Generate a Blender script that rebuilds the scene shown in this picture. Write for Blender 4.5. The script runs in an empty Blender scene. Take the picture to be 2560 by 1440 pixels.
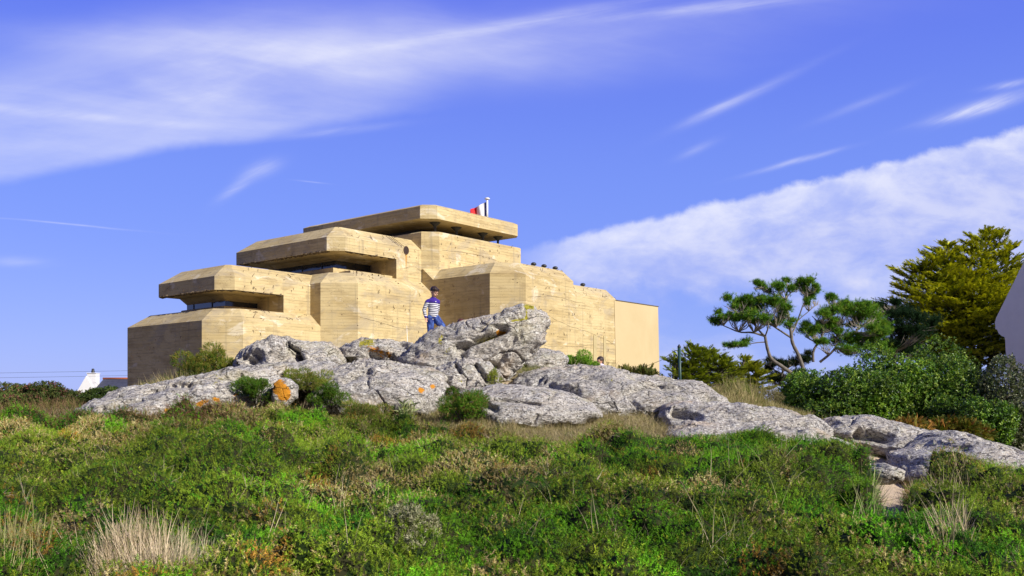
import bpy, bmesh, math, random
import numpy as np
from mathutils import Vector, Matrix
R = math.radians
F = 2300.0            # focal length in pixels of the 2560 wide photograph
HX, HY = 1280.0, 1000.0   # horizon row

# ------------------------------------------------------------------ camera
sc = bpy.context.scene
cam = bpy.data.cameras.new('camera'); camo = bpy.data.objects.new('camera', cam)
sc.collection.objects.link(camo); sc.camera = camo
camo.location = (0, 0, 0); camo.rotation_euler = (R(90), 0, 0)
cam.sensor_width = 36; cam.lens = 36 * F / 2560
cam.shift_y = (HY - 720) / 2560
cam.clip_start = 0.1; cam.clip_end = 20000
cam.dof.use_dof = False

# ------------------------------------------------------------------ light
SUN = Vector((.768, -.641, .577)).normalized()
EL = math.asin(SUN.z)
AZ = math.atan2(SUN.x, SUN.y)
sd = bpy.data.lights.new('sun', 'SUN'); sd.energy = 5.0; sd.angle = R(.53); sd.color = (1, .94, .84)
so = bpy.data.objects.new('sun', sd); sc.collection.objects.link(so)
so.rotation_euler = SUN.to_track_quat('Z', 'Y').to_euler()
sc.view_settings.view_transform = 'Standard'; sc.view_settings.look = 'None'
sc.view_settings.exposure = 0.30; sc.view_settings.gamma = 1
sc.view_settings.use_curve_mapping = False
sc.cycles.max_bounces = 6; sc.cycles.diffuse_bounces = 3; sc.cycles.transparent_max_bounces = 8
sc.cycles.caustics_reflective = False; sc.cycles.caustics_refractive = False

# ------------------------------------------------------------------ node helper
class NT:
    """tiny expression builder for node trees"""
    def __init__(s, tree): s.t = tree; s.n = tree.nodes; s.l = tree.links
    def node(s, typ, **kw):
        n = s.n.new(typ)
        for k, v in kw.items(): setattr(n, k, v)
        return n
    def put(s, sock, v):
        if isinstance(v, bpy.types.NodeSocket): s.l.new(v, sock)
        elif v is not None:
            try: sock.default_value = v
            except Exception: sock.default_value = tuple(v) + (1.0,)
    def m(s, op, a, b=None, c=None, clamp=False):
        n = s.node('ShaderNodeMath', operation=op, use_clamp=clamp)
        s.put(n.inputs[0], a); s.put(n.inputs[1], b); s.put(n.inputs[2], c)
        return n.outputs[0]
    def add(s, a, b): return s.m('ADD', a, b)
    def sub(s, a, b): return s.m('SUBTRACT', a, b)
    def mul(s, a, b): return s.m('MULTIPLY', a, b)
    def comb(s, x, y, z=0.0):
        n = s.node('ShaderNodeCombineXYZ')
        for i, v in enumerate((x, y, z)): s.put(n.inputs[i], v)
        return n.outputs[0]
    def sep(s, v):
        n = s.node('ShaderNodeSeparateXYZ'); s.put(n.inputs[0], v); return n.outputs
    def noise(s, vec, scale=1.0, detail=4.0, rough=.5, dist=0.0, dims='3D', out=0):
        n = s.node('ShaderNodeTexNoise', noise_dimensions=dims)
        s.put(n.inputs['Vector'], vec); s.put(n.inputs['Scale'], scale); s.put(n.inputs['Detail'], detail)
        s.put(n.inputs['Roughness'], rough); s.put(n.inputs['Distortion'], dist)
        return n.outputs[out]
    def voro(s, vec, scale=1.0, feature='F1', out=0, rnd=1.0):
        n = s.node('ShaderNodeTexVoronoi', feature=feature)
        s.put(n.inputs['Vector'], vec); s.put(n.inputs['Scale'], scale); s.put(n.inputs['Randomness'], rnd)
        return n.outputs[out]
    def step(s, v, a, b):   # smoothstep a..b -> 0..1
        n = s.node('ShaderNodeMapRange', interpolation_type='SMOOTHSTEP')
        s.put(n.inputs['Value'], v); n.inputs['From Min'].default_value = a; n.inputs['From Max'].default_value = b
        return n.outputs[0]
    def lin(s, v, a, b, c=0.0, d=1.0):
        n = s.node('ShaderNodeMapRange')
        s.put(n.inputs['Value'], v)
        for k, x in zip(('From Min', 'From Max', 'To Min', 'To Max'), (a, b, c, d)): n.inputs[k].default_value = x
        return n.outputs[0]
    def mix(s, f, a, b, blend='MIX'):
        n = s.node('ShaderNodeMix', data_type='RGBA', blend_type=blend)
        s.put(n.inputs[0], f)
        for sock, v in ((n.inputs[6], a), (n.inputs[7], b)):
            if isinstance(v, (tuple, list)) and len(v) == 3: v = tuple(v) + (1.0,)
            s.put(sock, v)
        return n.outputs[2]
    def mapv(s, vec, scale=(1, 1, 1), rot=(0, 0, 0), loc=(0, 0, 0)):
        n = s.node('ShaderNodeMapping')
        s.put(n.inputs['Vector'], vec); n.inputs['Scale'].default_value = scale
        n.inputs['Rotation'].default_value = rot; n.inputs['Location'].default_value = loc
        return n.outputs[0]
    def bump(s, h, strength=.5, dist=.02, normal=None):
        n = s.node('ShaderNodeBump'); s.put(n.inputs['Height'], h)
        n.inputs['Strength'].default_value = strength; n.inputs['Distance'].default_value = dist
        if normal is not None: s.put(n.inputs['Normal'], normal)
        return n.outputs[0]

# ------------------------------------------------------------------ sky
w = bpy.data.worlds.new('World'); sc.world = w; w.use_nodes = True
k = NT(w.node_tree); w.node_tree.nodes.clear()
sky = k.node('ShaderNodeTexSky', sky_type='NISHITA'); sky.sun_disc = False
sky.sun_elevation = EL; sky.sun_rotation = AZ; sky.altitude = 0; sky.air_density = 1.0; sky.dust_density = .3; sky.ozone_density = 2.0
tc = k.node('ShaderNodeTexCoord'); D = k.sep(tc.outputs['Generated'])
yy = k.m('MAXIMUM', k.m('ABSOLUTE', D[1]), .06)
U = k.mul(k.m('DIVIDE', D[0], yy), 2.3); V = k.mul(k.m('DIVIDE', D[2], yy), 2.3)   # gnomonic coordinates of the northern sky
def C(px, py): return (px - HX) / 1000.0, (HY - py) / 1000.0
UV = k.comb(U, V)
warp = k.noise(k.mapv(UV, (1.6, 1.6, 1)), 1.0, 3, .55, 0, '3D', 1)
wv = k.node('ShaderNodeVectorMath', operation='MULTIPLY_ADD')
k.put(wv.inputs[0], warp); wv.inputs[1].default_value = (.22, .14, 0); k.put(wv.inputs[2], UV)
WS = k.sep(wv.outputs[0]); WU = k.sub(WS[0], .11); WV = k.sub(WS[1], .07)
def streak(px, py, L, W, ang, u=U, v=V, p=1.0):
    cu, cv = C(px, py); c, s_ = math.cos(R(ang)), math.sin(R(ang))
    du = k.sub(u, cu); dv = k.sub(v, cv)
    a = k.add(k.mul(du, c / L), k.mul(dv, s_ / L)); b = k.add(k.mul(du, -s_ / W), k.mul(dv, c / W))
    r2 = k.add(k.mul(a, a), k.mul(b, b))
    return k.m('EXPONENT', k.mul(r2, -p))
def fib(ang, fx, fy, det=5, rough=.6, off=0.0, dist=.3):   # fibrous noise stretched along ang
    v = k.mapv(UV, (1, 1, 1), (0, 0, R(-ang)), (off, off, off))
    return k.noise(k.mapv(v, (fx, fy, 1)), 1.0, det, rough, dist)
fA = k.step(fib(9, .9, 3.8, 6, .58), .36, .74)
fB = k.step(fib(-7, 1.3, 8.0, 6, .62, 3.1), .30, .75)
f3 = k.step(k.noise(UV, 3.0, 6, .6, .4), .25, .8)
# broad thin veil with a crisp lower edge, plus loose filaments
du_ = k.add(U, 1.28)
ve = k.add(k.sub(.54, k.mul(du_, -.165)), k.mul(k.sub(k.noise(UV, 3.0, 4, .55, .3), .5), .07))
vd = k.sub(V, ve)
vmask = k.mul(k.mul(k.step(vd, -.006, .035), k.sub(1.0, k.step(vd, .16, .44))), k.sub(1.0, k.step(k.add(du_, k.mul(fA, .25)), .75, 1.35)))
vmask = k.mul(vmask, k.add(.17, k.add(k.mul(fA, .18), k.mul(fB, .18))))
veil = None
for a in ((900, 120, .62, .09, 3, .30), (1500, 60, .6, .05, 5, .22), (1150, 150, .6, .07, 4, .26), (470, 225, .14, .05, -24, .32), (300, 120, .35, .04, -5, .22)):
    t = k.mul(streak(*a[:5], u=WU, v=WV), a[5]); veil = t if veil is None else k.add(veil, t)
veil = k.add(vmask, k.mul(veil, k.add(.35, k.add(k.mul(fA, .50), k.mul(fB, .40)))))
ln = None
fS = k.step(fib(24, 2.6, 26.0, 5, .65, 5.0), .32, .70); fL = k.step(fib(10, 2.2, 24.0, 5, .65, 8.0), .32, .70)
for a in ((1875, 234, .17, .012, 26, .24, 0), (1790, 272, .08, .009, 24, .26, 0), (1990, 405, .10, .006, 15, .55, 0), (2470, 262, .12, .016, 17, .70, 0), (2380, 292, .08, .008, 14, .4, 0), (2530, 208, .06, .008, 10, .45, 0),
          (655, 425, .045, .018, 20, .38, 0), (590, 475, .05, .012, 34, .30, 0), (1745, 372, .05, .010, 25, .22, 0), (150, 558, .18, .002, -5, .30, 1),
          (780, 457, .035, .0016, -6, .35, 1), (1250, 65, .40, .014, 10, .36, 1), (1800, 14, .30, .014, 6, .42, 1), (40, 655, .07, .012, -2, .2, 1), (2150, 262, .10, .010, 22, .16, 0),
          (150, 285, .35, .012, -5, .30, 1), (430, 235, .10, .018, -24, .18, 1), (2150, 708, .05, .016, 0, .35, 1), (800, 333, .16, .010, 6, .30, 1)):
    q_ = streak(*a[:5], u=k.add(k.mul(U, .8), k.mul(WU, .2)), v=k.add(k.mul(V, .85), k.mul(WV, .15)))
    t = k.mul(k.mul(q_, a[5]), k.add(.35, k.mul(fL if a[6] else fS, .75))); ln = t if ln is None else k.add(ln, t)
ln = k.mul(ln, k.add(.55, k.mul(f3, .6)))
# the cloud bank climbing to the right
x0, y0 = C(1300, 620); x1, y1 = C(2560, 318)
slope = (y1 - y0) / (x1 - x0)
puff = k.noise(UV, 11.0, 5, .6, .2)
edge = k.add(k.add(y0, k.mul(k.sub(U, x0), slope)), k.mul(k.sub(puff, .5), .055))
dep = k.sub(edge, V)                       # depth under the upper edge
up = k.step(dep, -.004, .020)
bandw = k.add(.11, k.mul(k.m('MAXIMUM', k.sub(U, x0), 0.0), .26))
dn = k.sub(1.0, k.step(k.add(k.m('DIVIDE', dep, bandw), k.mul(k.sub(puff, .5), .6)), .65, 1.2))
cn = k.step(k.add(k.mul(k.noise(k.mapv(UV, (2.6, 5.5, 1), (0, 0, R(-6))), 1.0, 6, .6, .5), .6), k.mul(k.noise(k.mapv(UV, (9, 16, 1), (0, 0, R(-8))), 1.0, 5, .6, .3), .4)), .34, .64)
right = k.step(U, x0 - .05, x0 + .16)
bank = k.mul(k.mul(up, dn), k.mul(right, k.add(.40, k.mul(cn, .46))))
low = k.mul(k.mul(up, k.sub(1.0, dn)), k.mul(right, k.mul(k.step(k.noise(k.mapv(UV, (2.2, 6.5, 1)), 1.0, 6, .6, .3), .38, .70), .58)))
cl = k.m('MINIMUM', k.add(k.add(veil, ln), k.add(bank, low)), .93)
front = k.step(D[1], .02, .3)
cl = k.mul(cl, front)
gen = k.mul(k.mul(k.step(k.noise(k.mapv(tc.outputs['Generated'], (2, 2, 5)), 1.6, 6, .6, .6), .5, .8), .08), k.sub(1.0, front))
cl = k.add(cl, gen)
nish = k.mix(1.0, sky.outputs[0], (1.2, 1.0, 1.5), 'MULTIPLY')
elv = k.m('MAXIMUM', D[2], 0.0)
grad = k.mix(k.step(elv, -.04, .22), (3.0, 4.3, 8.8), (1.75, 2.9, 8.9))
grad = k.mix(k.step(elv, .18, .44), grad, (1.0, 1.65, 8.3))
grad = k.mix(k.step(elv, .46, .75), grad, (.50, .9, 3.6))  # unseen zenith darkened on purpose to weaken ambient fill
grad = k.mix(k.step(D[1], .25, -.35), grad, (.50, .72, 2.3))  # unseen southern sky made darker to cut fill on shaded walls
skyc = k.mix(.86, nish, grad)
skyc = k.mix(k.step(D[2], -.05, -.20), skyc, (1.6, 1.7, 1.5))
cloudc = k.mix(k.mul(k.step(dep, .0, .16), k.sub(1.0, k.mul(cn, .45))), (8.3, 8.4, 9.4), (5.0, 5.4, 8.6))
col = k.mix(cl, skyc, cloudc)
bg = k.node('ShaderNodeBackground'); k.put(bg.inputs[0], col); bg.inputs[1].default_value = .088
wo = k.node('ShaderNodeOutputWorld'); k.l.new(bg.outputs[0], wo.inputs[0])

# ------------------------------------------------------------------ general helpers
COL = sc.collection
def P(px, py, Y): return Vector(((px - HX) / F * Y, Y, (HY - py) / F * Y))
def tag(o, label=None, cat=None, group=None, kind=None):
    if cat and not kind: kind = 'thing'
    for a, b in (('label', label), ('category', cat), ('group', group), ('kind', kind)):
        if b: o[a] = b
    return o
def empty(name, loc=(0, 0, 0), rz=0.0):
    o = bpy.data.objects.new(name, None); o.location = loc; o.rotation_euler = (0, 0, rz)
    o.empty_display_size = .3; COL.objects.link(o); return o
def mesh_np(name, V_, T_, mats, parent=None, col=None, smooth=False, mi=None, attr=None):
    """object from vertex array + triangle array"""
    V_ = np.asarray(V_, np.float32); T_ = np.asarray(T_, np.int32)
    me = bpy.data.meshes.new(name)
    me.vertices.add(len(V_)); me.vertices.foreach_set('co', V_.ravel())
    me.loops.add(T_.size); me.loops.foreach_set('vertex_index', T_.ravel())
    me.polygons.add(len(T_)); n = T_.shape[1]
    me.polygons.foreach_set('loop_start', np.arange(0, T_.size, n, dtype=np.int32))
    me.polygons.foreach_set('loop_total', np.full(len(T_), n, np.int32))
    me.polygons.foreach_set('use_smooth', np.full(len(T_), smooth))
    for m_ in (mats if isinstance(mats, (list, tuple)) else [mats]): me.materials.append(m_)
    if mi is not None: me.polygons.foreach_set('material_index', np.asarray(mi, np.int32))
    if col is not None:
        a = me.color_attributes.new('Col', 'FLOAT_COLOR', 'POINT')
        c4 = np.ones((len(V_), 4), np.float32); c4[:, :3] = col; a.data.foreach_set('color', c4.ravel())
    if attr:
        for an, av in attr.items():
            a = me.attributes.new(an, 'FLOAT', 'POINT'); a.data.foreach_set('value', np.asarray(av, np.float32))
    me.update(calc_edges=True); me.validate()
    o = bpy.data.objects.new(name, me); COL.objects.link(o)
    if parent is not None: o.parent = parent
    return o
def obj_bm(name, bm, mats, parent=None, smooth=False):
    me = bpy.data.meshes.new(name); bm.to_mesh(me); bm.free()
    for m_ in (mats if isinstance(mats, (list, tuple)) else [mats]): me.materials.append(m_)
    if smooth:
        for p in me.polygons: p.use_smooth = True
    o = bpy.data.objects.new(name, me); COL.objects.link(o)
    if parent is not None: o.parent = parent
    return o
def bm_box(bm, a, b, bev=0.0, mi=0):
    r = bmesh.ops.create_cube(bm, size=1.0); vs = r['verts']
    for v in vs: v.co = Vector([a[i] + (v.co[i] + .5) * (b[i] - a[i]) for i in range(3)])
    fs = {f for v in vs for f in v.link_faces}
    if bev:
        r = bmesh.ops.bevel(bm, geom=list({e for f in fs for e in f.edges}), offset=bev, segments=2, affect='EDGES')
        fs = set(r['faces']) | {f for f in fs if f.is_valid}
    for f in fs:
        if f.is_valid: f.material_index = mi
def bm_tube(bm, pts, rad, n=8, cap=True, mi=0):
    pts = [Vector(p) for p in pts]; rings = []
    rad = list(rad) if hasattr(rad, '__len__') else [rad] * len(pts)
    for i, p in enumerate(pts):
        d = (pts[min(i + 1, len(pts) - 1)] - pts[max(i - 1, 0)]).normalized()
        a = d.orthogonal().normalized() if i == 0 else (a - d * a.dot(d)).normalized()
        b = d.cross(a)
        rings.append([bm.verts.new(p + (a * math.cos(t) + b * math.sin(t)) * rad[i]) for t in [2 * math.pi * j / n for j in range(n)]])
    for q in range(len(rings) - 1):
        for j in range(n):
            f = bm.faces.new((rings[q][j], rings[q][(j + 1) % n], rings[q + 1][(j + 1) % n], rings[q + 1][j])); f.smooth = True; f.material_index = mi
    if cap:
        bm.faces.new(rings[0][::-1]).material_index = mi; bm.faces.new(rings[-1]).material_index = mi
def bm_lathe(bm, prof, n=20, o=(0, 0, 0), mi=0):
    rings = []
    for r, z in prof:
        rings.append([bm.verts.new((o[0] + max(r, 1e-4) * math.cos(2 * math.pi * j / n), o[1] + max(r, 1e-4) * math.sin(2 * math.pi * j / n), o[2] + z)) for j in range(n)])
    for q in range(len(rings) - 1):
        for j in range(n):
            f = bm.faces.new((rings[q][j], rings[q][(j + 1) % n], rings[q + 1][(j + 1) % n], rings[q + 1][j])); f.smooth = True; f.material_index = mi

# value noise ------------------------------------------------------
def _h(ix, iy, iz, seed):
    h = (ix.astype(np.int64) * 374761393 + iy.astype(np.int64) * 668265263 + iz.astype(np.int64) * 2147483647 + seed * 974634777) & 0xFFFFFFFF
    h = ((h ^ (h >> 13)) * 1274126177) & 0xFFFFFFFF
    h = ((h ^ (h >> 16)) * 2246822519) & 0xFFFFFFFF
    return ((h ^ (h >> 15)) & 0xFFFFFF).astype(np.float64) / 0xFFFFFF
def vnoise(p, seed=0):
    p = np.asarray(p, np.float64); f = np.floor(p); t = p - f; i = f.astype(np.int64)
    t = t * t * t * (t * (t * 6 - 15) + 10); r = 0
    for dx in (0, 1):
        for dy in (0, 1):
            for dz in (0, 1):
                wgt = (t[:, 0] if dx else 1 - t[:, 0]) * (t[:, 1] if dy else 1 - t[:, 1]) * (t[:, 2] if dz else 1 - t[:, 2])
                r = r + wgt * _h(i[:, 0] + dx, i[:, 1] + dy, i[:, 2] + dz, seed)
    return r * 2 - 1
def fbm(p, oct=4, seed=0, gain=.5, lac=2.03):
    a, s, r, n = 1.0, 1.0, 0, 0
    for o in range(oct):
        r = r + a * vnoise(p * s + o * 17.3, seed + o); n += a; a *= gain; s *= lac
    return r / n
def p3(x, y, z=0.0): return np.stack([x, y, np.zeros_like(x) + z], -1)

# ------------------------------------------------------------------ materials
def mat(name):
    m_ = bpy.data.materials.new(name); m_.use_nodes = True; n = m_.node_tree; n.nodes.clear()
    k_ = NT(n); b = k_.node('ShaderNodeBsdfPrincipled'); o = k_.node('ShaderNodeOutputMaterial')
    k_.l.new(b.outputs[0], o.inputs[0]); return m_, k_, b, o
def plain(name, c, rough=.7, metal=0.0, var=.15, scale=6.0, bump=.0):
    m_, k_, b, o = mat(name); t = k_.node('ShaderNodeTexCoord').outputs['Object']
    n1 = k_.noise(t, scale, 5, .6)
    k_.put(b.inputs['Base Color'], k_.mix(k_.lin(n1, .25, .75), tuple(x * (1 - var) for x in c), tuple(min(1, x * (1 + var)) for x in c)))
    b.inputs['Roughness'].default_value = rough; b.inputs['Metallic'].default_value = metal
    if bump: k_.put(b.inputs['Normal'], k_.bump(n1, bump, .02))
    return m_

def concrete_mat():
    m_, k_, b, o = mat('board_marked_concrete'); g = k_.node('ShaderNodeTexCoord').outputs['Object']
    S = k_.sep(g); hz = S[2]
    along = k_.add(S[0], k_.mul(S[1], 1.0))
    A2 = k_.comb(S[0], S[1], k_.mul(hz, 1.0))
    warpz = k_.mul(k_.sub(k_.noise(k_.mapv(g, (.25, .25, .5)), 1.0, 3), .5), .10)
    z = k_.add(hz, warpz)
    bi = k_.mul(z, 1 / .165); bf = k_.m('FRACT', bi); bn = k_.m('FLOOR', bi)
    wn = k_.node('ShaderNodeTexWhiteNoise', noise_dimensions='2D')
    k_.put(wn.inputs['Vector'], k_.comb(bn, k_.m('FLOOR', k_.mul(k_.add(S[0], k_.mul(S[1], .97)), .28))))
    seam = k_.sub(1.0, k_.step(k_.m('MINIMUM', bf, k_.sub(1.0, bf)), 0.0, .16))
    seamn = k_.mul(seam, k_.step(k_.noise(k_.mapv(g, (.7, .7, 5)), 1.0, 4, .6), .46, .66))
    grain = k_.noise(k_.mapv(g, (1.1, 1.1, 26)), 1.0, 5, .65, .4)
    big = k_.noise(k_.mapv(g, (.22, .22, .45)), 1.0, 5, .6, .6)
    mid = k_.noise(k_.mapv(g, (1.0, 1.0, 2.4)), 1.0, 5, .65, .3)
    fine = k_.noise(g, 22.0, 4, .65)
    base = k_.mix(k_.lin(big, .34, .66), (.47, .355, .165), (.60, .485, .26))
    base = k_.mix(k_.mul(k_.lin(wn.outputs[0], 0, 1), .42), base, (.68, .56, .32))
    base = k_.mix(k_.mul(k_.step(grain, .47, .75), .22), base, (.35, .25, .13))
    base = k_.mix(k_.mul(k_.step(mid, .48, .68), .60), base, (.34, .25, .125))
    base = k_.mix(k_.mul(k_.step(k_.noise(k_.mapv(g, (.5, .5, .9)), 1.3, 5, .65, .8), .56, .66), .55), base, (.78, .71, .56))
    # vertical weather streaks
    vs = k_.step(k_.noise(k_.mapv(g, (3.2, 3.2, .16)), 1.0, 4, .6), .54, .72)
    base = k_.mix(k_.mul(vs, .52), base, (.28, .23, .155))
    base = k_.mix(k_.mul(k_.step(k_.noise(k_.mapv(g, (.35, .35, .8), loc=(3, 9, 2)), 1.0, 6, .68, .8), .51, .64), .52), base, (.36, .31, .23))
    base = k_.mix(k_.mul(seamn, .62), base, (.17, .125, .07))
    # wavy pour joints
    pz = k_.add(hz, k_.mul(k_.sub(k_.noise(k_.mapv(g, (.3, .3, .01)), 1.0, 3, .5), .5), 1.0))
    pf = k_.m('FRACT', k_.mul(pz, 1 / 1.15)); pj = k_.sub(1.0, k_.step(k_.m('MINIMUM', pf, k_.sub(1.0, pf)), 0.0, .014))
    pj = k_.mul(pj, k_.step(k_.noise(k_.mapv(g, (.6, .6, 2)), 1.0, 4, .6), .44, .60))
    base = k_.mix(k_.mul(pj, .6), base, (.17, .12, .07))
    # pits and rust specks
    v1 = k_.voro(k_.mapv(g, (1, 1, 1)), 3.0); sp = k_.sub(1.0, k_.step(v1, .05, .13))
    spk = k_.mul(sp, k_.step(k_.noise(g, .8, 3), .46, .56))
    base = k_.mix(k_.mul(spk, .95), base, (.10, .065, .04))
    v2 = k_.voro(g, 11.0); sp2 = k_.mul(k_.sub(1.0, k_.step(v2, .10, .28)), k_.step(k_.noise(g, 1.7, 3), .5, .62))
    base = k_.mix(k_.mul(sp2, .65), base, (.20, .14, .08))
    base = k_.mix(k_.mul(k_.step(fine, .55, .8), .28), base, (.26, .19, .11))
    k_.put(b.inputs['Base Color'], base); b.inputs['Roughness'].default_value = .93
    b.inputs['Specular IOR Level'].default_value = .2
    h = k_.add(k_.add(k_.mul(seam, -.5), k_.mul(grain, .5)), k_.add(k_.mul(k_.m('ADD', sp2, spk), -1.2), k_.mul(fine, .35)))
    h = k_.add(h, k_.mul(wn.outputs[0], .5))
    k_.put(b.inputs['Normal'], k_.bump(h, .55, .02))
    return m_
M_CONC = concrete_mat()
def render_mat():
    m_, k_, b, o = mat('smooth_rendered_concrete'); g = k_.node('ShaderNodeTexCoord').outputs['Object']
    a = k_.noise(k_.mapv(g, (.4, .4, .25)), 1.0, 5, .6, .5); f = k_.noise(g, 18.0, 4, .6)
    base = k_.mix(k_.lin(a, .3, .7), (.51, .405, .22), (.585, .47, .27))
    base = k_.mix(k_.mul(k_.step(f, .5, .8), .2), base, (.45, .34, .18))
    k_.put(b.inputs['Base Color'], base); b.inputs['Roughness'].default_value = .95
    k_.put(b.inputs['Normal'], k_.bump(f, .25, .02)); return m_
M_REND = render_mat()
M_GLASS, kg, bg_, _ = mat('dark_strip_glass')
bg_.inputs['Base Color'].default_value = (.018, .028, .045, 1); bg_.inputs['Roughness'].default_value = .08
bg_.inputs['Specular IOR Level'].default_value = .9
M_STEEL = plain('dark_painted_steel', (.03, .032, .036), .5)
M_RUST = plain('rusty_iron', (.085, .045, .028), .85, 0, .4, 30)
M_WHITEP = plain('white_paint', (.80, .80, .79), .5, 0, .04)
M_LIME = plain('white_limewash', (.78, .78, .80), .9, 0, .05, 2.0, .1)
M_PATCH = plain('smooth_mortar_strip', (.46, .38, .20), .9, 0, .15, 3)
M_STAIN = plain('orange_rust_stain', (.50, .27, .07), .9, 0, .3, 12)
M_AGG = plain('exposed_aggregate', (.13, .095, .06), .95, 0, .5, 14, .6)
M_CRACK = plain('dark_crack_filler', (.10, .07, .045), .9)

def rock_mat():
    m_, k_, b, o = mat('lichened_granite'); g = k_.node('ShaderNodeTexCoord').outputs['Object']
    at = k_.node('ShaderNodeAttribute'); at.attribute_name = 'lichen'
    ay = k_.node('ShaderNodeAttribute'); ay.attribute_name = 'moss'
    st = k_.mapv(g, (1, 1, 2.6), (0, R(14), 0))
    big = k_.noise(g, .9, 5, .6, .5); mid = k_.noise(st, 5.5, 6, .68, .8); f = k_.noise(st, 16.0, 6, .72, .4); ff = k_.noise(g, 44.0, 4, .65)
    base = k_.mix(k_.lin(big, .34, .66), (.36, .335, .305), (.54, .485, .41))
    base = k_.mix(k_.mul(k_.step(mid, .47, .66), .75), base, (.70, .67, .61))
    base = k_.mix(k_.mul(k_.step(f, .51, .58), .9), base, (.07, .066, .07))
    base = k_.mix(k_.mul(k_.step(ff, .53, .66), .65), base, (.12, .11, .11))
    base = k_.mix(k_.mul(k_.step(k_.noise(g, 30.0, 4, .65), .54, .62), .75), base, (.76, .75, .71))
    wv_ = k_.node('ShaderNodeVectorMath', operation='SCALE'); k_.put(wv_.inputs[0], k_.noise(g, 3.0, 4, .6, 0, '3D', 1)); wv_.inputs['Scale'].default_value = .30
    crk = k_.sub(1.0, k_.step(k_.voro(k_.add_vec(k_.mapv(g, (1, 1, 2.0), (0, R(20), 0)), wv_.outputs[0]), 1.5, 'DISTANCE_TO_EDGE'), .0, .020))
    crk = k_.mul(crk, k_.step(k_.noise(g, 1.7, 3), .44, .58))
    base = k_.mix(k_.mul(crk, .7), base, (.035, .03, .03))
    # pale round crustose lichen
    v = k_.voro(g, 9.0); pl = k_.mul(k_.sub(1.0, k_.step(v, .20, .27)), k_.step(k_.noise(g, 1.1, 3), .5, .58))
    base = k_.mix(k_.mul(pl, .75), base, (.68, .68, .63))
    # green-grey and pink-tan weathering
    base = k_.mix(k_.mul(k_.step(k_.noise(g, 1.5, 4, .6), .53, .70), .38), base, (.40, .37, .22))
    base = k_.mix(k_.mul(k_.step(k_.noise(k_.mapv(g, loc=(7, 3, 1)), 1.2, 4, .6), .56, .72), .45), base, (.58, .44, .30))
    lic = k_.step(k_.add(at.outputs['Fac'], k_.mul(k_.sub(k_.noise(g, 13.0, 5, .8), .5), 2.0)), .42, .60)
    base = k_.mix(lic, base, k_.mix(k_.noise(g, 30.0, 3), (.52, .17, .012), (.68, .33, .03)))
    mos = k_.step(k_.add(ay.outputs['Fac'], k_.mul(k_.sub(k_.noise(g, 12.0, 5, .8), .5), 2.2)), .42, .60)
    base = k_.mix(mos, base, k_.mix(k_.noise(g, 30.0, 3), (.24, .22, .02), (.46, .40, .05)))
    k_.put(b.inputs['Base Color'], base); b.inputs['Roughness'].default_value = .92; b.inputs['Specular IOR Level'].default_value = .2
    h = k_.add(k_.add(k_.mul(mid, 1.3), k_.mul(f, .55)), k_.add(k_.mul(ff, .18), k_.mul(crk, -1.0)))
    k_.put(b.inputs['Normal'], k_.bump(h, .9, .05)); return m_
def _addvec(self, a, b_):
    n = self.node('ShaderNodeVectorMath', operation='ADD'); self.put(n.inputs[0], a); self.put(n.inputs[1], b_); return n.outputs[0]
NT.add_vec = _addvec
M_ROCK = rock_mat()

def leaf_mat(name, rough=.55, trans=.25, spec=.3):
    m_, k_, b, o = mat(name); at = k_.node('ShaderNodeAttribute'); at.attribute_name = 'Col'
    k_.put(b.inputs['Base Color'], at.outputs['Color']); b.inputs['Roughness'].default_value = rough
    b.inputs['Specular IOR Level'].default_value = spec
    if trans:
        t = k_.node('ShaderNodeBsdfTranslucent'); k_.put(t.inputs['Color'], k_.mix(1.0, at.outputs['Color'], (1.3, 1.4, .6), 'MULTIPLY'))
        mx = k_.node('ShaderNodeMixShader'); mx.inputs[0].default_value = trans
        k_.l.new(b.outputs[0], mx.inputs[1]); k_.l.new(t.outputs[0], mx.inputs[2]); k_.l.new(mx.outputs[0], o.inputs[0])
    return m_
M_LEAF = leaf_mat('leaves', .6, .15, .15); M_DRY = leaf_mat('dry_stems', .8, .12, .1); M_SHINY = leaf_mat('glossy_leaves', .42, .2, .35)
M_BARK = plain('grey_bark', (.16, .14, .115), .9, 0, .45, 9, .5)
M_PALE = plain('pale_dead_bark', (.30, .265, .22), .9, 0, .35, 9, .3)
M_CAP = plain('weathered_capping', (.12, .105, .085), .8)
M_TWIG = plain('dark_twigs', (.10, .085, .06), .9, 0, .4, 14)
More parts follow.
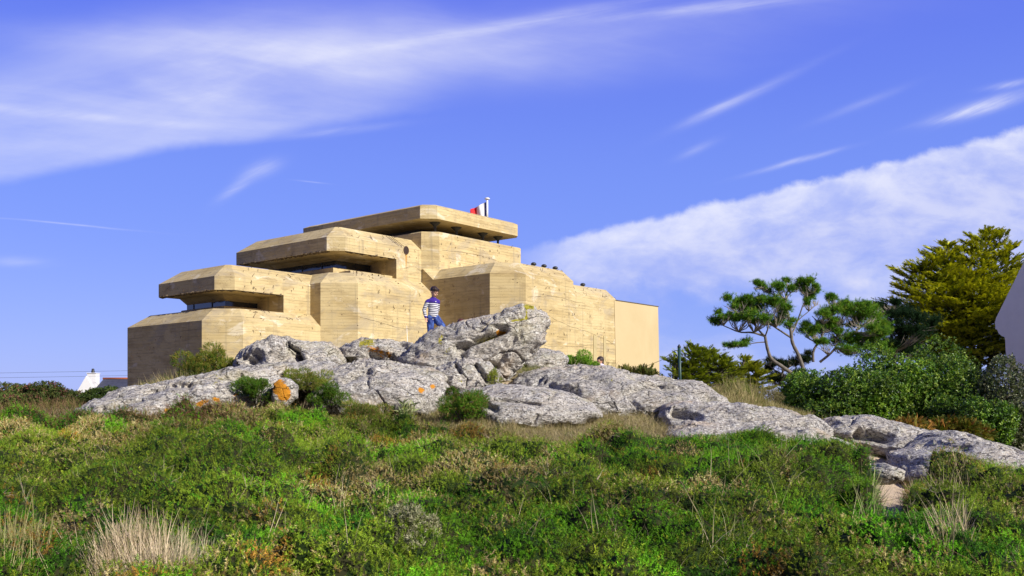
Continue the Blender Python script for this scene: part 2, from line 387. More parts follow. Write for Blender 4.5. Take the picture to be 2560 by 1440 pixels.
# ------------------------------------------------------------------ terrain
TC = np.array([-300, 200, 450, 700, 1000, 1280, 1500, 1800, 2050, 2300, 2560, 2900], float)     # bearings, as photo columns
TY = np.array([-20, 3, 5, 8, 12, 14, 15.5, 17.5, 19.5, 22, 30, 44, 60, 100, 400, 6000], float)
TZ = np.array([
 [-1.6] * 12, [-1.55] * 12, [-1.42] * 12, [-1.33] * 12,
 [-1.05, -1.0, -.98, -.97, -.97, -.97, -1.0, -1.05, -1.15, -1.28, -1.38, -1.5],
 [-.72, -.72, -.70, -.66, -.66, -.62, -.60, -.72, -.85, -1.05, -1.2, -1.35],
 [-.42, -.34, -.30, -.28, -.28, -.30, -.32, -.42, -.62, -.88, -1.12, -1.3],
 [-.02, -.05, .12, .30, .22, .12, .10, -.08, -.45, -.75, -1.1, -1.3],
 [.10, .00, .25, .75, .78, .62, .52, .15, -.45, -.85, -1.2, -1.4],
 [.05, -.05, .25, .85, .98, .90, .72, .10, -.6, -1.0, -1.3, -1.5],
 [-.3, -.2, .10, .55, .80, .80, .60, .0, -.9, -1.3, -1.6, -1.8],
 [-.6, -.3, .10, .40, .60, .80, .80, .2, -.9, -1.4, -1.8, -2.0],
 [-1, -.6, -.2, .20, .40, .60, .60, .0, -1.0, -1.6, -2.0, -2.2],
 [-2.0] * 12, [-4.0] * 12, [-8.0] * 12])
def _cr(p0, p1, p2, p3_, t):
    return p1 * (1 - t) ** 2 * (1 + 2 * t) + p2 * t * t * (3 - 2 * t)
def terrain(X, Y, rough=True):
    X = np.asarray(X, float); Y = np.asarray(Y, float)
    c = np.clip(X / np.maximum(Y, 4.0) * F + HX, TC[0], TC[-1] - 1e-3); y = np.clip(Y, TY[0], TY[-1] - 1e-3)
    i = np.clip(np.searchsorted(TC, c, 'right') - 1, 0, len(TC) - 2); j = np.clip(np.searchsorted(TY, y, 'right') - 1, 0, len(TY) - 2)
    u = (c - TC[i]) / (TC[i + 1] - TC[i]); v = (y - TY[j]) / (TY[j + 1] - TY[j])
    u = u * u * (3 - 2 * u)
    z = (TZ[j, i] * (1 - u) + TZ[j, i + 1] * u) * (1 - v) + (TZ[j + 1, i] * (1 - u) + TZ[j + 1, i + 1] * u) * v
    if rough:
        q = p3(X, Y)
        z = z + .10 * fbm(q * .5, 3, 5) * np.clip((Y - 2) / 6, 0, 1) + .03 * fbm(q * 2.6, 3, 9)
    return z
ys = np.concatenate([np.linspace(-15, 4, 24), np.linspace(4.2, 26, 330), np.geomspace(26.3, 6000, 90)])
cs = np.concatenate([np.linspace(-9000, -700, 40), np.linspace(-680, 3240, 560), np.linspace(3280, 11500, 40)])
Yg, Cg = np.meshgrid(ys, cs, indexing='ij'); Xg = (Cg - HX) / F * np.maximum(Yg, 4.0)
Zg = terrain(Xg.ravel(), Yg.ravel())
nv, nu = Yg.shape; idx = np.arange(nv * nu).reshape(nv, nu)
quads = np.stack([idx[:-1, :-1], idx[:-1, 1:], idx[1:, 1:], idx[1:, :-1]], -1).reshape(-1, 4)
def ground_mat():
    m_, k_, b, o = mat('dry_turf_and_sand'); g = k_.node('ShaderNodeTexCoord').outputs['Object']
    a = k_.noise(g, .8, 5, .6, .4); f = k_.noise(g, 12.0, 6, .7); ff = k_.noise(k_.mapv(g, (1, 1, .3)), 60.0, 3, .6)
    base = k_.mix(k_.step(a, .38, .62), (.26, .20, .11), (.13, .125, .05))
    base = k_.mix(k_.mul(k_.step(f, .45, .65), .6), base, (.36, .28, .16))
    base = k_.mix(k_.mul(k_.step(ff, .5, .7), .5), base, (.10, .08, .045))
    sand = k_.node('ShaderNodeAttribute'); sand.attribute_name = 'sand'
    base = k_.mix(k_.step(k_.add(sand.outputs['Fac'], k_.mul(k_.sub(f, .5), .8)), .35, .65), base, k_.mix(f, (.50, .37, .24), (.64, .52, .38)))
    k_.put(b.inputs['Base Color'], base); b.inputs['Roughness'].default_value = .95
    k_.put(b.inputs['Normal'], k_.bump(k_.add(f, k_.mul(ff, .4)), .7, .04)); return m_
M_GROUND = ground_mat()
def pxof(X, Y, Z): return X / np.maximum(Y, .5) * F + HX, HY - Z / np.maximum(Y, .5) * F
gx, gy = pxof(Xg.ravel(), Yg.ravel(), Zg)
sandm = np.zeros(gx.shape)
for (cx, Yc, rx, ry) in ((2225, 9.3, 50, 1.8), (2235, 12.2, 70, 1.6), (1265, 17.4, 60, .8), (2230, 14.0, 90, .8)):
    sandm = np.maximum(sandm, np.exp(-(((gx - cx) / rx) ** 2 + ((Yg.ravel() - Yc) / ry) ** 2)))
ground = tag(mesh_np('ground', np.stack([Xg.ravel(), Yg.ravel(), Zg], -1), quads, M_GROUND, smooth=True, attr={'sand': sandm}), kind='structure')

# ------------------------------------------------------------------ bunker
TH = math.atan2(.768, .641)                   # direction of the sunlit long walls
S0, R0 = 38.0, 40.0
ct, st_ = math.cos(TH), math.sin(TH)
def SR(s, r, z=0.0): return Vector((s * ct - r * st_, s * st_ + r * ct, z))
bunker = empty('blockhouse', SR(S0, R0, 0.0), TH)
tag(bunker, 'stepped beige concrete war blockhouse with slit windows behind the rocks', 'bunker')
def prism(bm, pts, z0, ze, zt, bev, skip=(), bottom=True):
    """walls z0..ze over outline pts (s, r), bevel of width bev[i] per edge up to zt"""
    n = len(pts); c = [Vector((p[0] - S0, p[1] - R0)) for p in pts]
    area = sum(c[i].x * c[(i + 1) % n].y - c[(i + 1) % n].x * c[i].y for i in range(n)); sg = 1 if area > 0 else -1
    def line(i):
        d = (c[(i + 1) % n] - c[i]).normalized(); nr = Vector((-d.y, d.x)) * sg
        return c[i] + nr * bev[i], d
    top = []
    for i in range(n):
        p, d = line((i - 1) % n); q, e = line(i); den = d.x * e.y - d.y * e.x
        if abs(den) < 1e-6: top.append(q)
        else:
            t = ((q.x - p.x) * e.y - (q.y - p.y) * e.x) / den; top.append(p + d * t)
    lo = [bm.verts.new((v.x, v.y, z0)) for v in c]; ea = [bm.verts.new((v.x, v.y, ze)) for v in c]
    tp = [bm.verts.new((v.x, v.y, zt)) for v in top] if zt > ze else ea
    for i in range(n):
        j = (i + 1) % n
        if i in skip: continue
        bm.faces.new((lo[i], lo[j], ea[j], ea[i]))
        if zt > ze: bm.faces.new((ea[i], ea[j], tp[j], tp[i]))
    bm.faces.new(tp)
    if bottom: bm.faces.new(lo[::-1])
def cpart(name, *prisms, mats=None, post=None, label=None):
    bm = bmesh.new()
    for p in prisms: prism(bm, *p)
    if post: post(bm)
    bmesh.ops.recalc_face_normals(bm, faces=bm.faces)
    o = obj_bm(name, bm, mats or [M_CONC], bunker)
    if label: o['label'] = label
    return o
B = .85
cpart('lower_block', ([(24.9, 47.9), (24.9, 40.6), (26.3, 39.2), (32, 39.2), (32, 47.9)], -2, 3.91, 4.58, [B, B, B, 0, B]))
cpart('window_block', ([(31.06, 47), (31.06, 39.2), (32.45, 37.8), (39, 37.8), (39, 47)], -2, 6.24, 6.91, [B, B, B, 0, 0]))
cpart('overhang_storey', ([(25.7, 46.1), (25.7, 40.77), (26.4, 40.07), (32, 40.07), (32, 46.1)], 5.50, 6.19, 6.87, [B, B, B, 0, B]),
      ([(29.33, 46), (29.33, 40.07), (32, 40.07), (32, 46)], 4.3, 5.5, 5.5, [0] * 5),
      ([(27.9, 46.0), (27.9, 43.0), (27.9, 43.0 - .01), (31, 42.9), (31, 46.0)], 4.4, 5.5, 5.5, [0] * 5))
cpart('overhang_storey', ([(31.6, 47.8), (31.6, 39.35), (32.3, 38.65), (39.5, 38.65), (39.5, 47.8)], 8.04, 8.78, 9.47, [B, B, B, 0, B]),
      ([(36.03, 47), (36.03, 38.65), (39.5, 38.65), (39.5, 47)], 5.9, 8.04, 8.04, [0] * 4),
      ([(34.0, 47), (34.0, 41.4), (37, 41.4), (37, 47)], 6.6, 8.04, 8.04, [0] * 4))
def wedge(bm):
    L = lambda s, r, z: bm.verts.new((s - S0, r - R0, z))
    p, q, r_, q2 = L(38, 37.67, 6.97), L(38, 38.55, 7.70), L(38.9, 37.9, 7.70), L(38, 38.55, 6.97)
    bm.faces.new((p, q, r_)); bm.faces.new((p, q2, q))
cpart('right_block', ([(38, 38.6), (38, 33.3), (39.4, 31.9), (43.85, 31.9), (43.85, 40)], -2, 6.97, 7.68, [B, B, B, 0, 0]), post=wedge)
cpart('right_block', ([(43.85, 40), (43.85, 31.9), (48.5, 31.9), (48.5, 40)], -2, 6.23, 6.96, [0, B, 0, 0], (0,)))
o = cpart('end_wall', ([(48.5, 39), (48.5, 31.87), (53.75, 31.87), (53.75, 39)], -2, 6.22, 6.22, [0] * 4), mats=[M_REND], label='smooth cream rendered end wall')
for v in o.data.vertices:
    if v.co.z > 5 and v.co.x > 10: v.co.x -= .35
cpart('roof_capping', ([(48.3, 39), (48.3, 31.83), (53.45, 31.83), (53.45, 39)], 6.224, 6.265, 6.265, [0] * 4), mats=[M_CAP])
cpart('upper_block', ([(38, 48), (38, 38.65), (38.75, 37.9), (46.3, 37.9), (46.3, 48)], 7.0, 9.83, 9.89, [.06] * 5))
cpart('roof_slab', ([(37.8, 49.5), (37.8, 38.54), (38.51, 37.83), (45.9, 37.83), (46.35, 38.3), (46.35, 49.5)], 10.6, 11.33, 11.47, [.28] * 6))
cpart('gap_shade_block', ([(40.2, 48), (40.2, 41.0), (43.2, 40.2), (43.2, 48)], 9.5, 10.6, 10.6, [0] * 4), mats=[M_STEEL])  # added dark block that paints the deep shade under the roof slab
# slit windows: sill, glass, lintel lip
def slit(s, r, r_back, s_end, z_sill0, z_sill, z_g, z_soff, so, ro):
    cpart('window_sill', ([(s - so, r_back), (s - so, r - ro), (s_end, r - ro), (s_end, r_back)], z_sill0, z_sill, z_sill + .03, [.05] * 4))
    cpart('window_glass', ([(s, r_back), (s, r), (s_end, r), (s_end, r_back)], z_sill + .035, z_g, z_g, [0] * 4), mats=[M_GLASS])
    bm = bmesh.new()      # sloping lip above the glass
    L = lambda a, b, z: bm.verts.new((a - S0, b - R0, z))
    e = .42
    for (a0, b0), (a1, b1), (c0, d0), (c1, d1) in (((s, r_back), (s, r), (s - e, r_back), (s - e, r - e)), ((s, r), (s_end, r), (s - e, r - e), (s_end, r - e))):
        q = [L(a0, b0, z_g), L(a1, b1, z_g), L(c1, d1, z_soff - .004), L(c0, d0, z_soff - .004)]
        bm.faces.new(q)
    bmesh.ops.remove_doubles(bm, verts=bm.verts, dist=1e-4); bmesh.ops.recalc_face_normals(bm, faces=bm.faces)
    r_ = bmesh.ops.extrude_face_region(bm, geom=list(bm.faces))
    for v in [g for g in r_['geom'] if isinstance(g, bmesh.types.BMVert)]: v.co.x += .3; v.co.y += .3
    bmesh.ops.recalc_face_normals(bm, faces=bm.faces)
    obj_bm('window_lintel', bm, M_CONC, bunker)
    z0, z1 = z_sill + .035, z_g      # mullions
    for q in (s_end - .5, s + 1.5):
        bm = bmesh.new(); bm_box(bm, (q - S0 - .03, r - R0 - .03, z0), (q - S0 + .03, r - R0 + .02, z1)); obj_bm('mullion', bm, M_STEEL, bunker)
    for q in (r + 1.2, r + 3.0):
        bm = bmesh.new(); bm_box(bm, (s - S0 - .03, q - R0 - .03, z0), (s - S0 + .02, q - R0 + .03, z1)); obj_bm('mullion', bm, M_STEEL, bunker)
slit(27.36, 42.4, 46.1, 29.9, 4.52, 4.86, 5.20, 5.50, .35, .45)
slit(33.43, 40.85, 47.0, 36.6, 6.86, 7.27, 7.86, 8.04, .9, .9)
# broken ledge in front of the upper slit
bm = bmesh.new(); rs = random.Random(4); s_ = 32.9
while s_ < 36.6:
    L_ = rs.uniform(.35, .8); bm_box(bm, (s_ - S0, 38.95 - R0 + rs.uniform(0, .05), 6.9), (s_ + L_ - .06 - S0, 39.9 - R0, 7.08 + rs.uniform(-.015, .02)), .01); s_ += L_
obj_bm('broken_ledge', bm, M_CONC, bunker)
# crumbled arrises under the two overhangs
def crumble(s0, r0, s1, r1, z, seed, n):
    rs = random.Random(seed); bm = bmesh.new()
    for i in range(n):
        t = (i + rs.random()) / n; s = s0 + (s1 - s0) * t; r = r0 + (r1 - r0) * t; h = rs.uniform(.03, .10)
        bmesh.ops.create_icosphere(bm, subdivisions=1, radius=1.0, matrix=Matrix.Translation((s - S0, r - R0, z + .045 - h * .35)) @ Matrix.Diagonal((rs.uniform(.10, .28), rs.uniform(.08, .2), h, 1)))
    for v in bm.verts: v.co += Vector((rs.uniform(-.02, .02), rs.uniform(-.02, .02), rs.uniform(-.02, .02)))
    obj_bm('crumbled_edge', bm, [M_AGG], bunker)
crumble(25.85, 46.0, 25.85, 40.9, 5.50, 1, 34); crumble(25.85, 40.9, 26.5, 40.2, 5.5, 2, 8); crumble(26.5, 40.22, 29.3, 40.22, 5.5, 3, 22)
crumble(31.75, 47.5, 31.75, 39.45, 8.04, 5, 46); crumble(32.4, 38.8, 36.0, 38.8, 8.04, 6, 18)
# supports under the roof slab
for s_, r_ in ((39.25, 38.75), (43.7, 38.9), (45.3, 39.0), (41.2, 38.85)):
    bm = bmesh.new(); bm_lathe(bm, [(.03, 0), (.075, 0), (.075, .42), (.10, .50), (.30, .68), (.34, .705), (.02, .71)], 16, (s_ - S0, r_ - R0, 9.88))
    obj_bm('support_post', bm, M_STEEL, bunker)
# round grille with its rust run
g0 = empty('vent_grille', (36.78 - S0, 38.65 - R0, 8.62)); g0.parent = bunker
bm = bmesh.new()
seg = [(math.cos(t) * .19, 0, math.sin(t) * .23) for t in [2 * math.pi * i / 24 for i in range(25)]]
bm_tube(bm, [(a, -.02, c) for a, b_, c in seg], .022, 6, False)
obj_bm('grille_ring', bm, M_RUST, g0)
bm = bmesh.new()
for q in range(-3, 4):
    zz = q * .062; hw = .18 * math.sqrt(max(0, 1 - (zz / .23) ** 2)); bm_box(bm, (-hw, -.03, zz - .012), (hw, -.008, zz + .012))
obj_bm('grille_bars', bm, M_RUST, g0)
bm = bmesh.new(); vs = [bm.verts.new((math.cos(2 * math.pi * i / 20) * .18, -.004, math.sin(2 * math.pi * i / 20) * .22)) for i in range(20)]; bm.faces.new(vs)
obj_bm('grille_opening', bm, M_STEEL, g0)
def decal(name, pts, r, matl, off=.004):       # thin run of stain or repair standing proud of a wall in the r plane
    bm = bmesh.new(); a = [bm.verts.new((s - S0, r - R0 - off, z)) for s, z in pts]; bm.faces.new(a)
    e = bmesh.ops.extrude_face_region(bm, geom=list(bm.faces))
    for v in [g for g in e['geom'] if isinstance(g, bmesh.types.BMVert)]: v.co.y += off * .9
    bmesh.ops.recalc_face_normals(bm, faces=bm.faces); return obj_bm(name, bm, matl, bunker)
decal('rust_stain', [(36.72, 8.42), (36.86, 8.42), (36.85, 8.1), (36.80, 7.7), (36.79, 7.45), (36.76, 7.7), (36.74, 8.1)], 38.65, M_STAIN)
# two mortar strips beside the doorless right wall
def at_px_s(px, r):
    kk = (px - HX) / F; return r * (st_ + kk * ct) / (ct - kk * st_)
for (xa, xb, yt, m_) in ((1483, 1491, 838, M_PATCH), (1508, 1514.5, 840, M_PATCH)):
    sa, sb = at_px_s(xa, 31.9), at_px_s(xb, 31.9); Yd = sa * st_ + 31.9 * ct; zt = (HY - yt) / F * Yd
    bm = bmesh.new(); bm_box(bm, (sa - S0, 31.9 - R0 - .035, -1), (sb - S0, 31.9 - R0 + .02, zt), .008); obj_bm('mortar_strip', bm, m_, bunker)
# pour cracks running along the walls
def crack(r, s0, z0, s1, z1, seed, wd=.010):
    rs = random.Random(seed); n = int(abs(s1 - s0) / .16) + 2; z = 0; pts = []
    for i in range(n + 1):
        t = i / n; z = z * .9 + rs.uniform(-.02, .02); pts.append((s0 + (s1 - s0) * t, z0 + (z1 - z0) * t + z + .12 * math.sin(t * 5 + seed)))
    bm = bmesh.new(); bm_tube(bm, [(a - S0, r - R0 + .0, b_) for a, b_ in pts], [wd * rs.uniform(.5, 1.2) for _ in pts], 5); obj_bm('pour_crack', bm, M_CRACK, bunker)
for i, a in enumerate(((31.9, 40.5, 3.1, 48.4, 3.4), (31.9, 41.5, 4.9, 48.4, 3.3), (31.9, 42, 2.2, 48.4, 2.3), (31.9, 39.6, 5.7, 45, 5.9), (37.8, 32.6, 2.1, 37.9, 3.0), (37.8, 32.6, 4.3, 37.9, 4.1), (37.8, 33, 2.9, 37.9, 1.9),
                       (39.2, 26.4, 2.7, 31, 2.4), (38.65, 36.3, 7.62, 38.0, 7.6), (37.9, 39, 8.9, 46, 8.7), (37.9, 39.2, 8.3, 46.2, 8.35))):
    crack(*a, i + 3)
# white lime run and hairline
decal('lime_run', [(36.02, 4.2), (36.06, 3.2), (36.14, 2.7), (36.2, 2.2), (36.24, 2.2), (36.19, 2.8), (36.10, 3.3), (36.04, 4.2)], 37.8, M_LIME)
# rebar stubs, hooks and ties all over the walls
rs = random.Random(11); bm = bmesh.new()
def stub(s, r, z, ax, L_, hook):
    o_ = -.035
    if ax == 'r': p0 = Vector((s - S0, r - R0 + .01, z)); out = Vector((0, -1, 0)); al = Vector((1, 0, 0))
    else: p0 = Vector((s - S0 + .01, r - R0, z)); out = Vector((-1, 0, 0)); al = Vector((0, 1, 0))
    d = (al * rs.uniform(-.6, .6) + Vector((0, 0, -1 if rs.random() < .75 else 1))).normalized()
    pts = [p0, p0 + out * .05, p0 + out * .06 + d * L_]
    if hook: pts.append(pts[-1] + (al * rs.choice((-1, 1)) + Vector((0, 0, rs.uniform(-.5, .5)))).normalized() * L_ * .6)
    bm_tube(bm, pts, .011, 4)
for (ax, pl, a0, a1, z0, z1, n) in (('r', 31.9, 39.6, 48.2, 1.2, 6.4, 62), ('r', 37.8, 32.6, 38, 2.2, 6.1, 34), ('r', 39.2, 26.4, 31, 2.2, 3.9, 18), ('r', 40.07, 26.5, 31.9, 5.6, 6.2, 12),
                                   ('r', 38.65, 32.4, 38, 8.1, 8.75, 10), ('r', 37.9, 38.8, 46.2, 8.0, 9.8, 30), ('s', 38, 33.4, 38, 2.4, 6.8, 30), ('s', 24.9, 40.8, 47.5, 1.0, 3.8, 12), ('s', 25.7, 41, 46, 5.6, 6.1, 6)):
    for _ in range(n):
        a = rs.uniform(a0, a1); z = rs.uniform(z0, z1)
        if rs.random() < .55: z = z0 + (z1 - z0) * (round((z - z0) / (z1 - z0) * 4) / 4)
        stub(a, pl, z, ax, rs.uniform(.05, .14), rs.random() < .3) if ax == 'r' else stub(pl, a, z, ax, rs.uniform(.05, .14), rs.random() < .3)
# stubs on the bevels
for (pl, a0, a1, z0, n) in ((31.9, 39.8, 48, 6.97, 26), (37.8, 32.8, 37.8, 6.24, 16), (39.2, 26.6, 30.8, 3.91, 16), (40.07, 26.8, 30.8, 6.19, 14), (38.65, 32.6, 37.6, 8.78, 12)):
    for _ in range(n):
        a = rs.uniform(a0, a1); t = rs.uniform(.05, .95); zz = z0 + t * .69 - (.73 if (pl == 31.9 and a > 43.85) else 0)
        p0 = Vector((a - S0, pl + t * B - R0, zz)); q = Vector((rs.uniform(-1, 1), rs.uniform(-.2, .9), rs.uniform(-.2, .7))).normalized() * rs.uniform(.08, .22)
        bm_tube(bm, [p0 + Vector((0, 0, -.02)), p0 + Vector((0, -.02, .03)), p0 + q + Vector((0, -.02, .03))], .011, 4)
o = obj_bm('rebar_stubs', bm, M_RUST, bunker); o['kind'] = 'stuff'
# three drip grooves on the bevel above the grille
for q in range(3):
    bm = bmesh.new(); s0_ = 35.95 + q * .22
    bm_tube(bm, [(s0_ - S0, 38.65 + .80 - R0, 9.47 - .04), (s0_ + .30 - S0, 38.65 + .05 - R0, 8.82), (s0_ + .34 - S0, 38.66 - R0, 8.6 - .15 * q)], .022, 6); obj_bm('drip_groove', bm, M_CRACK, bunker)
# mushroom vents on the stepped roof
for px_, py_ in ((1334, 664), (1360, 668), (1388, 672), (1457, 713)):
    r_ = 33.15; s_ = at_px_s(px_, r_); zt = 7.68 if px_ < 1400 else 6.96
    bm = bmesh.new(); bm_lathe(bm, [(.02, 0), (.09, 0), (.09, .12), (.13, .13), (.17, .17), (.15, .24), (.08, .29), (.01, .30)], 16, (s_ - S0, r_ - R0, zt - .01)); obj_bm('roof_vent', bm, M_STEEL, bunker)

# ------------------------------------------------------------------ flagpole and flag on the roof slab
fp = empty('flagpole', (0, 0, 0)); Yf = 58.5; base = P(1218, 540, Yf); zb = 11.46; base.z = zb; fp.location = base
tag(fp, 'white flagpole with blue, white and red flag on the flat bunker roof', 'flagpole')
ht = (HY - 499) / F * Yf - zb
bm = bmesh.new(); bm_tube(bm, [(0, 0, -.01), (0, 0, ht)], [.07, .06], 12); bm_lathe(bm, [(.05, ht - .01), (.17, ht + .02), (.17, ht + .07), (.10, ht + .12), (.005, ht + .13)], 16); obj_bm('pole', bm, M_WHITEP, fp)
nx_, nz_ = 36, 14; vv, tt, mi = [], [], []
for i in range(nx_ + 1):
    for j in range(nz_ + 1):
        u = i / nx_; v = j / nz_
        x = -.07 - u * 1.02; z = ht - .16 - v * 1.0 - u * .40 - .05 * u * u + .02 * math.sin(u * 9 + v * 3); y = .10 * math.sin(u * 11 + v * 2.2) * (.3 + u) + .25 * u
        vv.append((x, y, z))
for i in range(nx_):
    for j in range(nz_):
        a = i * (nz_ + 1) + j; tt.append((a, a + 1, a + nz_ + 2, a + nz_ + 1)); mi.append(0 if i < 4 else (1 if i < 21 else 2))
mesh_np('flag', vv, tt, [plain('flag_blue', (.02, .03, .16), .8), plain('flag_white', (.78, .78, .80), .8, 0, .04), plain('flag_red', (.60, .012, .02), .8)], fp, smooth=True, mi=mi)
# ------------------------------------------------------------------ rocks
_ico = {}
def ico(n):
    if n not in _ico:
        bm = bmesh.new(); bmesh.ops.create_icosphere(bm, subdivisions=n, radius=1.0)
        v = np.array([x.co[:] for x in bm.verts]); f = np.array([[q.index for q in p.verts] for p in bm.faces], np.int32); bm.free(); _ico[n] = (v, f)
    return _ico[n]
def seg_dist(px, py, poly):
    d = np.full(px.shape, 1e9)
    for (x0, y0), (x1, y1) in zip(poly[:-1], poly[1:]):
        dx, dy = x1 - x0, y1 - y0; t = np.clip(((px - x0) * dx + (py - y0) * dy) / (dx * dx + dy * dy + 1e-9), 0, 1)
        d = np.minimum(d, np.hypot(px - x0 - t * dx, py - y0 - t * dy))
    return d
def rock(name, label, outline, Y, thick, lean=.4, ctr=None, sub=6, seed=0, amp=.10, grooves=(), lichen=(), moss=(), group='granite rocks of the outcrop', pw=.85):
    """rock whose side view follows outline (given in photo pixels at distance Y), thick metres deep"""
    o = np.array(outline, float); c = np.array(ctr if ctr else ((o[:, 0].min() + o[:, 0].max()) / 2, (o[:, 1].min() + o[:, 1].max()) / 2))
    lowm = np.clip((o[:, 1] - c[1]) / (o[:, 1].max() - c[1]), 0, 1); o = o + np.stack([0 * lowm, lowm * (34 if name == 'rock_slab' else 16)], -1)
    if name == 'rock_slab': lean = lean + .7; amp = amp * .85
    rel = o - c; ang = np.arctan2(-rel[:, 1], rel[:, 0]); rad = np.hypot(rel[:, 0], rel[:, 1]); od = np.argsort(ang); ang = ang[od]; rad = rad[od]
    ang = np.concatenate([ang[-1:] - 2 * np.pi, ang, ang[:1] + 2 * np.pi]); rad = np.concatenate([rad[-1:], rad, rad[:1]])
    pc = P(c[0], c[1], Y); sc_ = Y / F
    v, f = ico(sub); x, y, z = v[:, 0], v[:, 1], v[:, 2]
    th = np.arctan2(z, x); rho = np.sqrt(x * x + z * z)
    # polyline radius (straight segments between outline points)
    xi = np.searchsorted(ang, th, 'right') - 1; xi = np.clip(xi, 0, len(ang) - 2)
    a0, a1, r0, r1 = ang[xi], ang[xi + 1], rad[xi], rad[xi + 1]
    p0x, p0z, p1x, p1z = r0 * np.cos(a0), r0 * np.sin(a0), r1 * np.cos(a1), r1 * np.sin(a1)
    ex, ez = p1x - p0x, p1z - p0z; den = np.cos(th) * ez - np.sin(th) * ex
    rr = np.where(np.abs(den) > 1e-6, (p0x * ez - p0z * ex) / np.where(np.abs(den) > 1e-6, den, 1), r0)
    rr = np.clip(rr, np.minimum(r0, r1) * .75, np.maximum(r0, r1) * 1.02)
    rh = rho ** pw
    X = rr * np.cos(th) * rh * sc_; Z = rr * np.sin(th) * rh * sc_; Yl = np.sign(y) * np.abs(y) ** .9 * thick / 2
    Yl = Yl + lean * Z + .0
    pos = np.stack([X, Yl, Z], -1)
    # normals of the smooth form
    def nrm(p):
        n = np.zeros_like(p); t0, t1, t2 = p[f[:, 0]], p[f[:, 1]], p[f[:, 2]]; fn = np.cross(t1 - t0, t2 - t0)
        for q in range(3): np.add.at(n, f[:, q], fn)
        return n / (np.linalg.norm(n, axis=1, keepdims=True) + 1e-12)
    n0 = nrm(pos); wp = pos + np.array(pc[:]) + seed * 3.1
    a = fbm(wp * np.array([1.3, 1.3, 2.2]), 3, seed) * amp * 1.3
    b_ = (1 - np.abs(fbm(wp * np.array([2.0, 2.0, 4.2]) + fbm(wp * 1.5, 2, seed + 3)[:, None] * .8, 3, seed + 7)) * 2.2) * amp * .55
    c_ = np.abs(fbm(wp * 6.5, 3, seed + 9)) * amp * -.45
    a = a + fbm(wp * np.array([.6, .6, 1.2]) + 4, 2, seed + 40) * amp * .9
    ck = vnoise(wp * np.array([1.2, 1.2, 2.6]) + fbm(wp * 1.1, 2, seed + 5)[:, None] * 1.3, seed + 21); cr = -np.exp(-(ck / .05) ** 2) * amp * .9 * (vnoise(wp * .9, seed + 30) > -.1)
    hh = wp[:, 2] * 5.5 + wp[:, 0] * 1.3 + 1.6 * fbm(wp * .9, 3, seed + 50); sw_ = hh - np.floor(hh); led = (sw_ ** 4 - .2) * amp * .42 * (vnoise(wp * 1.3, seed + 51) > -.25)
    inner = np.clip((np.abs(y) * 1.6), .35, 1)
    pos = pos + n0 * (((a - amp * .3) * inner) + b_ + c_ + cr + led)[:, None]
    wpos = pos + np.array(pc[:]); qx, qy = pxof(wpos[:, 0], wpos[:, 1], wpos[:, 2])
    front = np.clip(-n0[:, 1] * 2 + .6, 0, 1)
    for poly, wd, dp in grooves:
        dd = seg_dist(qx, qy, poly); g = np.exp(-(dd / wd) ** 2) * dp * front; pos[:, 1] += g; pos[:, 2] -= g * .15
    at = {}
    for nm, L in (('lichen', lichen), ('moss', moss)):
        m_ = np.zeros(len(pos))
        for poly, wd, st in L:
            poly = list(poly) if isinstance(poly[0], (tuple, list)) else [poly, (poly[0] + .1, poly[1])]
            m_ = np.maximum(m_, np.exp(-(seg_dist(qx, qy, poly) / wd) ** 2) * st)
        at[nm] = m_
    ob = mesh_np(name, pos, f, M_ROCK, smooth=True, attr=at); ob.location = pc
    return tag(ob, label, 'rock', group)

rock('boulder', 'big upright grey boulder with a yellow lichened crack beside the boy',
     [(990, 925), (1004, 893), (1026, 872), (1053, 853), (1069, 839), (1086, 828), (1114, 820), (1135, 810), (1156, 802), (1193, 797), (1232, 791), (1261, 781), (1271, 771), (1290, 764),
      (1325, 762), (1345, 774), (1366, 789), (1371, 808), (1362, 828), (1362, 853), (1343, 868), (1325, 884), (1296, 905), (1268, 935), (1200, 945), (1100, 940), (1020, 940)],
     18.4, 1.7, .12, ctr=(1195, 862), sub=7, seed=1, amp=.085, pw=.75,
     grooves=[([(1160, 865), (1190, 853), (1225, 840), (1262, 826)], 6, .30), ([(1150, 880), (1165, 905), (1150, 925)], 9, .18), ([(1238, 822), (1262, 818)], 7, .12),
              ([(1285, 850), (1262, 880), (1235, 915)], 10, .14), ([(1145, 868), (1160, 868)], 10, .2), ([(1340, 868), (1300, 902), (1260, 925)], 12, .16), ([(1168, 905), (1240, 912)], 8, .25), ([(1275, 800), (1300, 798), (1318, 795)], 4, .05)],
     lichen=[([(1242, 827), (1262, 824)], 5, .9)],
     moss=[([(1195, 855), (1225, 842), (1250, 833)], 4, .85), ([(1316, 766), (1330, 768)], 9, .85), ([(1316, 770), (1316, 796), (1280, 802)], 4, .8), ([(1105, 842), (1098, 860)], 8, .62), ([(1118, 875), (1113, 885)], 7, .6), ((1068, 842), 9, .5)])
rock('rock_slab', 'long pale sloping slab at the left edge of the outcrop, reaching down into brambles',
     [(240, 1016), (262, 1000), (330, 975), (420, 952), (500, 936), (560, 924), (610, 912), (660, 908), (715, 916), (745, 950), (740, 985), (660, 1010), (560, 1030), (450, 1048), (340, 1046), (285, 1034)],
     15.9, 2.6, .9, sub=7, seed=2, amp=.10, moss=[((540, 950), 20, .45)], lichen=[([(495, 1012), (515, 1002)], 8, .8), ([(538, 998), (545, 1002)], 8, .9), ((420, 1028), 12, .8), ((590, 990), 8, .8)],
     grooves=[([(360, 985), (420, 965), (500, 965)], 7, .14), ([(560, 950), (600, 940), (640, 950)], 9, .16), ([(250, 1025), (350, 1000)], 6, .12)])
